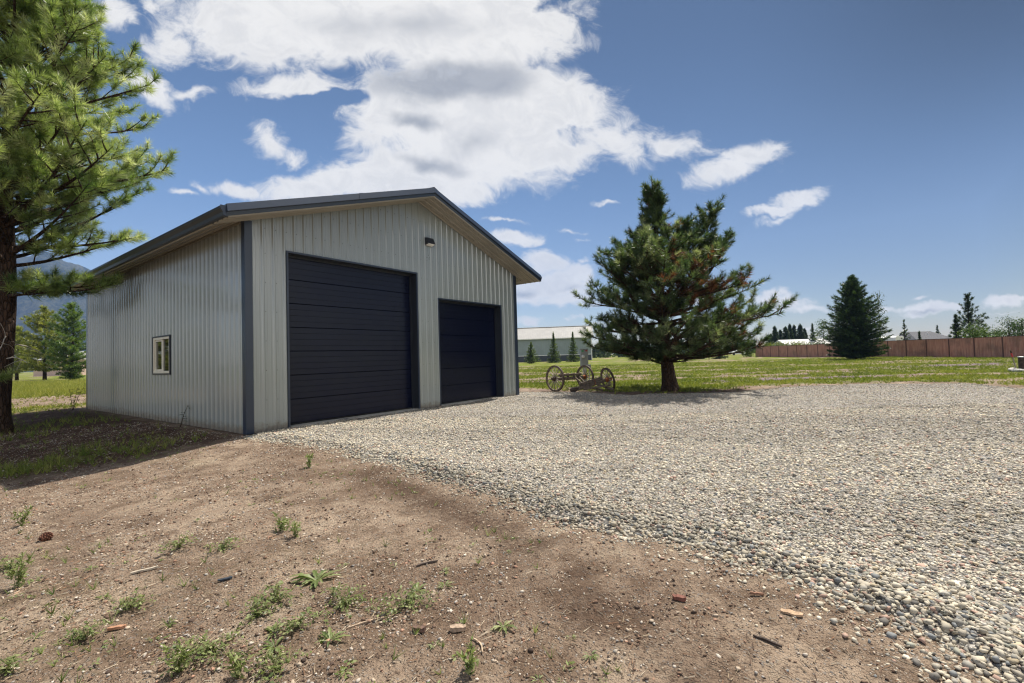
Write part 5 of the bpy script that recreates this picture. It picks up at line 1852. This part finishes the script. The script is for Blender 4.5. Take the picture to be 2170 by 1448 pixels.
def rock(px, dep, r, label, seed, col=(0.44, 0.41, 0.37), flat=0.55):
    rs = np.random.default_rng(seed)
    import bmesh
    bm = bmesh.new()
    bmesh.ops.create_icosphere(bm, subdivisions=3, radius=1)
    for v in bm.verts:
        n = float(fbm(v.co.x * 1.3 + seed, v.co.y * 1.3 + v.co.z, 90 + seed % 7, 3)) - 0.5
        v.co *= 1 + n * 0.7
        v.co.x *= r; v.co.y *= r * 0.75; v.co.z *= r * flat
    me = bpy.data.meshes.new('rock')
    bm.to_mesh(me); bm.free()
    me.materials.append(simple('field_stone', col, 0.85, 0, 0.3, 0.25, 9.0, 0.4))
    o = bpy.data.objects.new('rock', me)
    COL.objects.link(o)
    x, y = sight(px, dep)
    o.location = (x, y, gz1(x, y) + r * flat * 0.45)
    o.rotation_euler = (0, 0, float(rs.uniform(0, 6)))
    tag(o, label, 'rock', 'rocks round the marker stake')
    return o


rock(2142, 22.2, 0.24, 'flat pale rock left of the marker stake', 1)
rock(2158, 21.8, 0.25, 'low grey rock at the foot of the marker stake', 2, (0.40, 0.38, 0.35), 0.42)
rock(2172, 22.0, 0.2, 'small rock in front of the well casing', 3, (0.36, 0.33, 0.31))

# ------------------------------------------------------------------ weeds, grass and litter on the ground
WG = ((0.085, 0.125, 0.035), (0.190, 0.230, 0.080), (0.340, 0.350, 0.160))


def surf(x, y):
    return float(ground_z(x, y))


def leaf_strip(st, base, d, L, w, tone, rise=0.35, droop=0.9, lobes=0, nseg=6):
    """one arching leaf made of a strip; lobes > 0 gives a toothed outline"""
    d = np.array((d[0], d[1], 0.0)) / math.hypot(d[0], d[1])
    s = np.array((-d[1], d[0], 0.0))
    P = []
    for i in range(nseg + 1):
        f = i / nseg
        c = np.array(base) + d * (L * f) + np.array((0, 0, L * (rise * f - droop * rise * f * f) + 0.006))
        ww = w * (math.sin(math.pi * min(1, 0.10 + 0.9 * f)) ** 0.8) * 0.5
        if lobes and i % 2:
            ww *= 0.5
        if i == nseg:
            ww = 0.001
        P.append((c - s * ww + np.array((0, 0, ww * 0.35)), c, c + s * ww + np.array((0, 0, ww * 0.35))))
    tri = []
    for a, b in zip(P[:-1], P[1:]):
        for j in (0, 1):
            tri += [a[j], a[j + 1], b[j + 1], a[j], b[j + 1], b[j]]
    st.P.append(np.array(tri))
    st.C.append(np.repeat(np.asarray(tone)[None] * st.rng.uniform(0.85, 1.15), len(tri), 0))


def stem_strip(st, P, w, tone):
    P = np.asarray(P, float)
    d = np.gradient(P, axis=0)
    s = np.stack([-d[:, 1], d[:, 0], 0 * d[:, 0]], -1)
    s /= np.linalg.norm(s, axis=1, keepdims=True) + 1e-9
    A, B = P - s * w, P + s * w
    tri = np.stack([A[:-1], B[:-1], B[1:], A[:-1], B[1:], A[1:]], 1).reshape(-1, 3)
    st.P.append(tri)
    st.C.append(np.repeat(np.asarray(tone, float)[None], len(tri), 0))


def fill_weed(st, kind, size, x0=0.0, y0=0.0, absolute=False):
    """kinds: rosette (toothed leaves from one root), mat (spreading stems of small leaves), sprig (upright stems)"""
    r = st.rng
    z0 = (lambda x, y: surf(x, y)) if absolute else (lambda x, y: 0.0)
    if kind == 'rosette':
        for i in range(int(9 + size * 30)):
            a = r.uniform(0, 6.28)
            L = size * r.uniform(0.45, 1.0) * 0.5
            leaf_strip(st, (x0 + 0.01 * math.cos(a), y0 + 0.01 * math.sin(a), z0(x0, y0)), (math.cos(a), math.sin(a)), L, L * r.uniform(0.22, 0.34), tone_mix([r.normal(0.5, 0.25)], WG)[0], rise=r.uniform(0.25, 0.9), droop=r.uniform(0.6, 1.0), lobes=1, nseg=7)
    elif kind == 'mat':
        ns = int(12 + size * 42)
        for i in range(ns):
            a = r.uniform(0, 6.28)
            L = size * 0.5 * r.uniform(0.35, 1.05)
            k = max(5, int(L / 0.016))
            f = np.linspace(0.08, 1, k)
            bend = r.uniform(-0.8, 0.8)
            xs = x0 + np.cos(a + bend * f) * L * f
            ys = y0 + np.sin(a + bend * f) * L * f
            zs = (ground_z(xs, ys) if absolute else 0 * xs) + 0.012 + r.uniform(0.0, 0.07) * np.sin(f * 2.6) + r.normal(0, 0.006, k)
            stem_strip(st, np.concatenate([[(x0, y0, zs[0])], np.stack([xs, ys, zs], -1)]), 0.0016, (0.16, 0.15, 0.07))
            st.leaves(np.stack([xs, ys, zs], -1) + r.normal(0, 0.010, (k, 3)) * (1, 1, 0.5), np.tile((0, 0, 1.4), (k, 1)), tone_mix(r.normal(0.45, 0.25, k), WG), 0.027, 0.014)
    else:
        for i in range(int(4 + size * 26)):
            a = r.uniform(0, 6.28)
            h = size * r.uniform(0.45, 1.0)
            k = max(6, int(h / 0.018))
            f = np.linspace(0.1, 1, k)
            off = r.normal(0, size * 0.06, 2)
            xs = x0 + off[0] + np.cos(a) * h * 0.35 * f ** 1.6
            ys = y0 + off[1] + np.sin(a) * h * 0.35 * f ** 1.6
            zs = z0(x0, y0) + h * f
            c = np.stack([xs, ys, zs], -1)
            stem_strip(st, np.concatenate([[(x0, y0, z0(x0, y0))], c]), 0.0018, (0.14, 0.16, 0.06))
            st.leaves(c + r.normal(0, 0.012, (k, 3)), np.tile((0, 0, 0.7), (k, 1)), tone_mix(r.normal(0.55, 0.22, k), WG), 0.045, 0.018)
            st.tufts(c[-1:], np.array([[math.cos(a) * .3, math.sin(a) * .3, 1.0]]), tone_mix([0.6], WG), 5, 0.05, 0.012, 0.04)


WEEDS = [  # place in the picture plane of the survey, kind, width in metres, label
    (655, 992, 'sprig', 0.20, 'leafy upright weed standing beside the upper gravel edge'),
    (380, 1165, 'mat', 0.30, 'dense little green weed alone between pine cone and wood splinter'),
    (598, 1128, 'sprig', 0.17, 'thin upright sprig weed, taller of two near the middle of the dirt'),
    (625, 1140, 'sprig', 0.13, 'small upright sprig weed beside the taller sprig'),
    (278, 1290, 'mat', 0.26, 'dark green mat weed on bare dirt above the orange wood chip'),
    (470, 1166, 'mat', 0.30, 'patchy low mat weed above the dark metal strip'),
    (672, 1232, 'rosette', 0.36, 'big toothed rosette weed above the widest green mat'),
    (585, 1272, 'mat', 0.34, 'pale spreading mat weed left of the biggest green mat'),
    (540, 1308, 'mat', 0.30, 'pale low mat weed above the small star-shaped rosettes'),
    (728, 1286, 'mat', 0.44, 'widest dense green mat weed in the middle of the dirt'),
    (862, 1284, 'mat', 0.42, 'grey-green mat weed spreading just right of the widest mat'),
    (884, 1256, 'rosette', 0.16, 'small upright rosette at the top of the grey-green mat'),
    (580, 1342, 'rosette', 0.16, 'star-shaped little rosette below the pale mats'),
    (582, 1372, 'rosette', 0.17, 'star-shaped little rosette, lower of the stacked pair'),
    (632, 1330, 'mat', 0.26, 'yellowish weed cluster right of the star-shaped rosettes'),
    (448, 1380, 'mat', 0.46, 'large grey-green mat weed low in the dirt foreground'),
    (700, 1358, 'rosette', 0.20, 'upright rosette casting a long shadow on the dirt'),
    (375, 1428, 'sprig', 0.16, 'tall leafy sprig weed at the bottom of the dirt foreground'),
    (588, 1428, 'mat', 0.30, 'yellow-green mat weed at the bottom edge of the dirt'),
    (505, 1436, 'sprig', 0.13, 'thin yellow-green sprig beside the bottom mat weed'),
    (1066, 1330, 'rosette', 0.16, 'lone small rosette on the dark tyre track near the gravel'),
    (942, 1244, 'rosette', 0.13, 'tiny grassy rosette to the right of the mats'),
    (995, 1428, 'sprig', 0.12, 'tiny sprig weed low on the bare tyre track'),
    (45, 1112, 'sprig', 0.20, 'bushy sprig weed at the left edge beyond the pine cone'),
    (38, 1246, 'sprig', 0.20, 'dark stemmed sprig weed at the left edge of the dirt'),
    (22, 1205, 'mat', 0.28, 'green mat weed at the left edge above the dark sprig'),
    (178, 1356, 'mat', 0.24, 'thin scraggly mat weed on the left foreground dirt'),
    (12, 1430, 'mat', 0.22, 'green mat weed in the bottom left corner of the dirt'),
]
for i, (px, py, kind, size, lb) in enumerate(WEEDS):
    x, y = ground_pt(px, py, -0.12)
    z = surf(x, y)
    x, y = ground_pt(px, py, z)
    st = Strands(400 + i)
    fill_weed(st, kind, size)
    o = st.build('weed', M['leaves'])
    o.location = (x, y, surf(x, y))
    tag(o, lb, 'weed', 'weeds growing in the bare dirt')

# seedlings against the side wall and at its far corner
def seedling(x, y, h, label, seed):
    t = empty('seedling', (x, y, surf(x, y)))
    tag(t, label, 'seedling')
    st = Strands(seed)
    mb = MB()
    for k in range(3 if h > 0.6 else 1):
        a = st.rng.uniform(0, 6.28)
        tip = Vector((math.cos(a) * h * 0.3, math.sin(a) * h * 0.3, h * st.rng.uniform(0.75, 1)))
        mb.tube([(0, 0, -0.03), tip * 0.5 + Vector((0, 0, 0.05)), tip], [0.008, 0.006, 0.003], 5)
        for j in range(int(h / 0.06)):
            p = tip * ((j + 1.5) / (h / 0.06 + 1))
            b = st.rng.uniform(0, 6.28)
            leaf_strip(st, tuple(p), (math.cos(b), math.sin(b)), 0.13, 0.05, (0.022, 0.045, 0.016), 0.3, 1.2)
    mb.build('stem', M['bark'], t)
    st.build('leaves', M['leaves'], t)


seedling(-0.22, 2.85, 0.55, 'thin dark seedling growing against the garage side wall', 501)
seedling(-0.35, 12.3, 0.95, 'dark leafy seedling at the far back corner of the garage', 502)

# sprouts too many to count
st = Strands(510)
cand, dd_ = frustum_xy(5200, 1.9, 12.0, st.rng, 1.3)
gm, _, _ = field_masks(cand[:, 0], cand[:, 1])
cl = fbm(cand[:, 0] * 1.1 + 3, cand[:, 1] * 1.1, 91, 3)
ok = (poly_sd(cand[:, 0], cand[:, 1], GRAVEL) < -0.35) & (cand[:, 0] < 0.2) & (st.rng.random(len(cand)) < 0.05 + 0.55 * sst(cl, 0.52, 0.66) + 0.3 * gm) & ~((cand[:, 0] > -0.1) & (cand[:, 1] > -0.05))
lat_ = (cand[:, 0] - CAM[0]) * HR.x + (cand[:, 1] - CAM[1]) * HR.y
ok &= (lat_ / dd_ < 0.05 + 0.25 * st.rng.random(len(cand)))
for x, y in cand[ok][:520]:
    kd = st.rng.choice(['rosette', 'mat', 'tuft', 'tuft'])
    if kd == 'tuft':
        st.tufts(np.array([[x, y, surf(x, y)]]), np.array([[st.rng.normal(0, .2), st.rng.normal(0, .2), 1]]), tone_mix([st.rng.normal(0.55, 0.25)], WG), 7, st.rng.uniform(0.04, 0.10), 0.006, 0.0, (5, 55))
    elif kd == 'rosette':
        fill_weed(st, 'rosette', st.rng.uniform(0.03, 0.10), x, y, True)
    else:
        a = st.rng.uniform(0, 6.28)
        k = 9
        f = np.linspace(0, 1, k) * st.rng.uniform(0.04, 0.12)
        xs, ys = x + np.cos(a) * f, y + np.sin(a) * f
        st.leaves(np.stack([xs, ys, ground_z(xs, ys) + 0.012], -1) + st.rng.normal(0, 0.01, (k, 3)), np.tile((0, 0, 1.2), (k, 1)), tone_mix(st.rng.normal(0.5, 0.25, k), WG), 0.028, 0.014)
o = st.build('weed_sprouts', M['leaves'])
tag(o, 'tiny weed sprouts scattered through the bare dirt', 'weeds', kind='stuff')

# grass: shade grass along the side yard, verge behind, field beyond the gravel
st = Strands(520)
cand, dd_ = frustum_xy(30000, 5.0, 16.0, st.rng, 1.2, 1.2)
gm, _, lt = field_masks(cand[:, 0], cand[:, 1])
side_ok = (cand[:, 0] < -0.25) | (cand[:, 1] > 12.4)
strip = np.exp(-((cand[:, 1] - (0.55 - 0.16 * (cand[:, 0] + 0.5))) / 0.38) ** 2) * sst(-cand[:, 0], 0.9, 1.6) * sst(fbm(cand[:, 0] * 2.3, cand[:, 1] * 2.3, 95, 2), 0.42, 0.6)
ok = side_ok & (poly_sd(cand[:, 0], cand[:, 1], GRAVEL) < -0.5) & (st.rng.random(len(cand)) < 0.85 * gm * (cand[:, 1] > 0.3) + 0.5 * strip + 0.02 * lt)
c = cand[ok]
tone = tone_mix(st.rng.normal(0.5, 0.25, len(c)), ((0.085, 0.135, 0.026), (0.180, 0.215, 0.045), (0.330, 0.310, 0.090)))
st.tufts(np.stack([c[:, 0], c[:, 1], ground_z(c[:, 0], c[:, 1])], -1), st.rng.normal(0, 0.15, (len(c), 3)) + (0, 0, 1), tone, 8, st.rng.uniform(0.07, 0.24, len(c)), 0.009, 0.0, (4, 48))
o = st.build('yard_grass', M['grass'])
tag(o, 'thin grass growing in the shade beside the garage', 'grass', kind='stuff')
st = Strands(521)
cand, dd_ = frustum_xy(170000, 13.0, 62.0, st.rng, 0.55, 1.9, -1.25)
gm, bm_, _ = field_masks(cand[:, 0], cand[:, 1])
ok = (poly_sd(cand[:, 0], cand[:, 1], GRAVEL) < -0.35) & (st.rng.random(len(cand)) < 0.8 * gm ** 1.2 + 0.03) & ((cand[:, 0] > 9.5) | (cand[:, 1] > 13.0))
c, d_ = cand[ok], dd_[ok]
kt = st.rng.normal(0.45, 0.25, len(c)) + 0.35 * (c[:, 0] < 10) * (c[:, 1] > 20) + (fbm(c[:, 0] * 0.5, c[:, 1] * 0.5, 97, 3) - 0.5) * 1.0
tone = tone_mix(kt, ((0.085, 0.120, 0.018), (0.200, 0.225, 0.034), (0.350, 0.320, 0.075)))
hgt_ = st.rng.uniform(0.05, 0.15, len(c)) * (1 + 0.012 * d_) * np.where((c[:, 1] > 24) & (c[:, 0] < 12), 2.6, 1.0)
st.tufts(np.stack([c[:, 0], c[:, 1], ground_z(c[:, 0], c[:, 1])], -1), st.rng.normal(0, 0.15, (len(c), 3)) + (0, 0, 1), tone, 5, hgt_, 0.022, 0.0, (5, 65))
o = st.build('field_grass', M['grass'])
tag(o, 'patchy green and yellow grass covering the field', 'grass', kind='stuff')

# litter: chips, pebbles and dry straws lying on the dirt
rng = np.random.default_rng(77)
XY, D = frustum_xy(190000, 1.6, 12.0, rng, 1.1)
sdl = poly_sd(XY[:, 0], XY[:, 1], GRAVEL)
cl = fbm(XY[:, 0] * 1.7, XY[:, 1] * 1.7, 93, 3)
ok = (sdl < -0.03) & ~((XY[:, 0] > -0.1) & (XY[:, 1] > -0.1)) & (rng.random(len(XY)) < 0.25 + 0.75 * sst(cl, 0.40, 0.62))
XY, D = XY[ok], D[ok]
rad = np.clip(rng.lognormal(math.log(0.0038), 0.55, len(D)), 0.0018, 0.013) * (1 + 0.06 * D)
base = np.array([(0.40, 0.32, 0.24), (0.13, 0.085, 0.06), (0.50, 0.44, 0.37), (0.24, 0.15, 0.10), (0.33, 0.30, 0.27), (0.075, 0.05, 0.038), (0.36, 0.21, 0.145)])
cols = base[rng.choice(len(base), len(D), p=[0.24, 0.2, 0.14, 0.16, 0.1, 0.1, 0.06])] * rng.uniform(0.7, 1.2, (len(D), 1))
zz = ground_z(XY[:, 0], XY[:, 1]) + rad * rng.uniform(0.05, 0.5, len(D))
o = stones('dirt_litter', XY, zz, rad, cols, M['litter'], (0.25, 0.7), rng, (0.25, 1.0))
tag(o, 'small pebbles, bark crumbs and clods strewn over the dirt', 'litter', kind='stuff')
st = Strands(530)
XY, D = frustum_xy(13000, 1.7, 11.0, st.rng, 1.1)
ok = (poly_sd(XY[:, 0], XY[:, 1], GRAVEL) < -0.1) & ~((XY[:, 0] > -0.1) & (XY[:, 1] > -0.1))
XY = XY[ok]
n = len(XY)
a = st.rng.uniform(0, 6.28, n)
L = st.rng.uniform(0.02, 0.085, n)
w = st.rng.uniform(0.0012, 0.003, n)
dv = np.stack([np.cos(a), np.sin(a), 0 * a], -1)
sv_ = np.stack([-np.sin(a), np.cos(a), 0 * a], -1)
p0 = np.stack([XY[:, 0], XY[:, 1], ground_z(XY[:, 0], XY[:, 1]) + 0.006], -1)
e = p0 + dv * L[:, None]
e[:, 2] = ground_z(e[:, 0], e[:, 1]) + 0.006
up_ = np.array((0, 0, 1.0))
q0, q1, q2 = p0 - sv_ * w[:, None], p0 + sv_ * w[:, None], p0 + up_ * (w * 1.5)[:, None]
tri = np.stack([q0, e, q2, q1, q2, e, q0, q1, e], 1).reshape(-1, 3)
st.P.append(tri)
bc = np.array([(0.42, 0.33, 0.22), (0.30, 0.17, 0.10), (0.52, 0.44, 0.33), (0.16, 0.10, 0.07)])
st.C.append(np.repeat(bc[st.rng.choice(4, n)] * st.rng.uniform(0.8, 1.2, (n, 1)), 9, 0))
o = st.build('dry_needles', M['litter'])
tag(o, 'dry pine needles and straws lying on the dirt', 'litter', kind='stuff')

# single pieces one can pick out
def chip(name, px, py, L, w, h, ang, col, label, cat, bend=0.0, seed=1):
    x, y = ground_pt(px, py, -0.12)
    x, y = ground_pt(px, py, surf(x, y))
    r = random.Random(seed)
    mb = MB()
    k = 6
    rings = []
    for i in range(k + 1):
        f = i / k
        ww = w * (0.5 if i in (0, k) else r.uniform(0.85, 1.05)) * 0.5
        hh = h * r.uniform(0.8, 1.1)
        cx, cy, cz = L * (f - 0.5), bend * math.sin(f * 3.1) * L, 0.004 + r.uniform(0, 0.25) * h
        rings.append([(cx, cy - ww, cz), (cx, cy + ww, cz), (cx, cy + ww * 0.9, cz + hh), (cx, cy - ww * 0.9, cz + hh)])
    mb.sweep(None, rings)
    o = mb.build(name, simple(name + '_surface', col, 0.8, 0, 0.3, 0.3, 40.0))
    o.location = (x, y, surf(x, y))
    o.rotation_euler = (0, r.uniform(-.05, .05), ang)
    tag(o, label, cat)


RZ = math.atan2(HR.y, HR.x)
chip('wood_splinter', 306, 1211, 0.155, 0.024, 0.012, RZ + 0.5, (0.42, 0.36, 0.28), 'long pale wood splinter lying on the left dirt', 'splinter', 0, 1)
chip('metal_strip', 477, 1231, 0.085, 0.026, 0.009, RZ + 0.5, (0.035, 0.045, 0.06), 'small dark grey metal strip lying on the dirt', 'scrap', 0, 2)
chip('wood_chip', 247, 1335, 0.085, 0.026, 0.014, RZ + 0.35, (0.38, 0.20, 0.12), 'orange-brown wood chip near the left of the dirt', 'wood chip', 0, 3)
chip('wood_chip', 1678, 1302, 0.105, 0.045, 0.010, RZ - 0.7, (0.40, 0.27, 0.17), 'flat tan wood chip lying near the gravel windrow', 'wood chip', 0, 4)
chip('wood_chip', 1604, 1262, 0.075, 0.014, 0.012, RZ - 0.1, (0.26, 0.14, 0.09), 'thin brown wood chip just below the gravel edge', 'wood chip', 0, 5)
chip('bark_piece', 1440, 1274, 0.075, 0.04, 0.020, RZ - 0.5, (0.17, 0.07, 0.05), 'reddish bark piece on the dark tyre track', 'bark', 0, 6)
chip('bark_piece', 888, 1338, 0.075, 0.035, 0.022, RZ - 0.35, (0.13, 0.08, 0.06), 'dark split bark piece below the grey-green mat weed', 'bark', 0, 7)
chip('bark_piece', 970, 1336, 0.085, 0.045, 0.022, RZ + 0.2, (0.34, 0.25, 0.18), 'pale two-tone bark piece right of the dark split one', 'bark', 0, 8)
chip('bark_piece', 1420, 1062, 0.001, 0.001, 0.001, 0, (0.1, 0.1, 0.1), '', '') if False else None
chip('twig', 785, 1322, 0.26, 0.010, 0.008, RZ + 0.55, (0.36, 0.27, 0.19), 'long pale curved twig under the widest mat weed', 'twig', 0.06, 9)
chip('twig', 905, 1195, 0.16, 0.012, 0.010, RZ + 0.5, (0.08, 0.06, 0.05), 'dark twig on bare dirt above the grey-green mat', 'twig', 0.08, 10)
chip('twig', 1010, 1370, 0.14, 0.008, 0.007, RZ - 1.1, (0.38, 0.29, 0.2), 'short curved pale twig on the tyre track', 'twig', 0.15, 11)
chip('twig', 1626, 1362, 0.13, 0.014, 0.010, RZ - 0.8, (0.05, 0.035, 0.028), 'black rotten twig on the dirt below the tan wood chip', 'twig', 0.05, 12)

# fallen pine cone: overlapping scales round an egg-shaped core
x, y = ground_pt(97, 1141, -0.12)
pc = empty('pine_cone', (x, y, surf(x, y) + 0.03), 0.5)
tag(pc, 'brown pine cone lying on the dirt at the left', 'pine cone')
mb = MB()
mb.tube([(-0.045, 0, 0), (-0.03, 0, 0), (0, 0, 0), (0.03, 0, 0), (0.048, 0, 0)], [0.006, 0.02, 0.026, 0.018, 0.005], 10)
mb.build('core', M['bark'], pc)
mb = MB()
for i in range(64):
    f = (i + 0.5) / 64
    t = i * 2.39996
    rx = -0.045 + 0.09 * f
    rr = 0.034 * math.sin(math.pi * (0.1 + 0.82 * f)) ** 0.7
    d = Vector((0.35, math.cos(t), math.sin(t))).normalized()
    b_ = Vector((rx, math.cos(t) * rr * 0.5, math.sin(t) * rr * 0.5))
    mb.bar(b_, b_ + d * (rr * 0.75), 0.016, 0.005, up=(1, 0, 0.01), w2=0.010, h2=0.007)
mb.build('scales', simple('cone_scales', (0.15, 0.065, 0.04), 0.7, 0, 0.3, 0.3, 60), pc)

# ------------------------------------------------------------------ haze: the air that turns the mountain blue
hz = MB()
hz.box((-3400, -700, -12), (4200, 5200, 900))
m = bpy.data.materials.new('air_haze')
m.use_nodes = True
m.node_tree.nodes.clear()
N_ = NT(m.node_tree)
pv = N_.n('ShaderNodeVolumePrincipled')
pv.inputs['Color'].default_value = (0.36, 0.56, 1.0, 1)
pv.inputs['Density'].default_value = 0.00013
pv.inputs['Anisotropy'].default_value = 0.0
ov_ = N_.n('ShaderNodeOutputMaterial')
m.node_tree.links.new(pv.outputs[0], ov_.inputs['Volume'])
o = hz.build('haze', m)
tag(o, 'thin blue air haze over the valley', 'haze', kind='stuff')
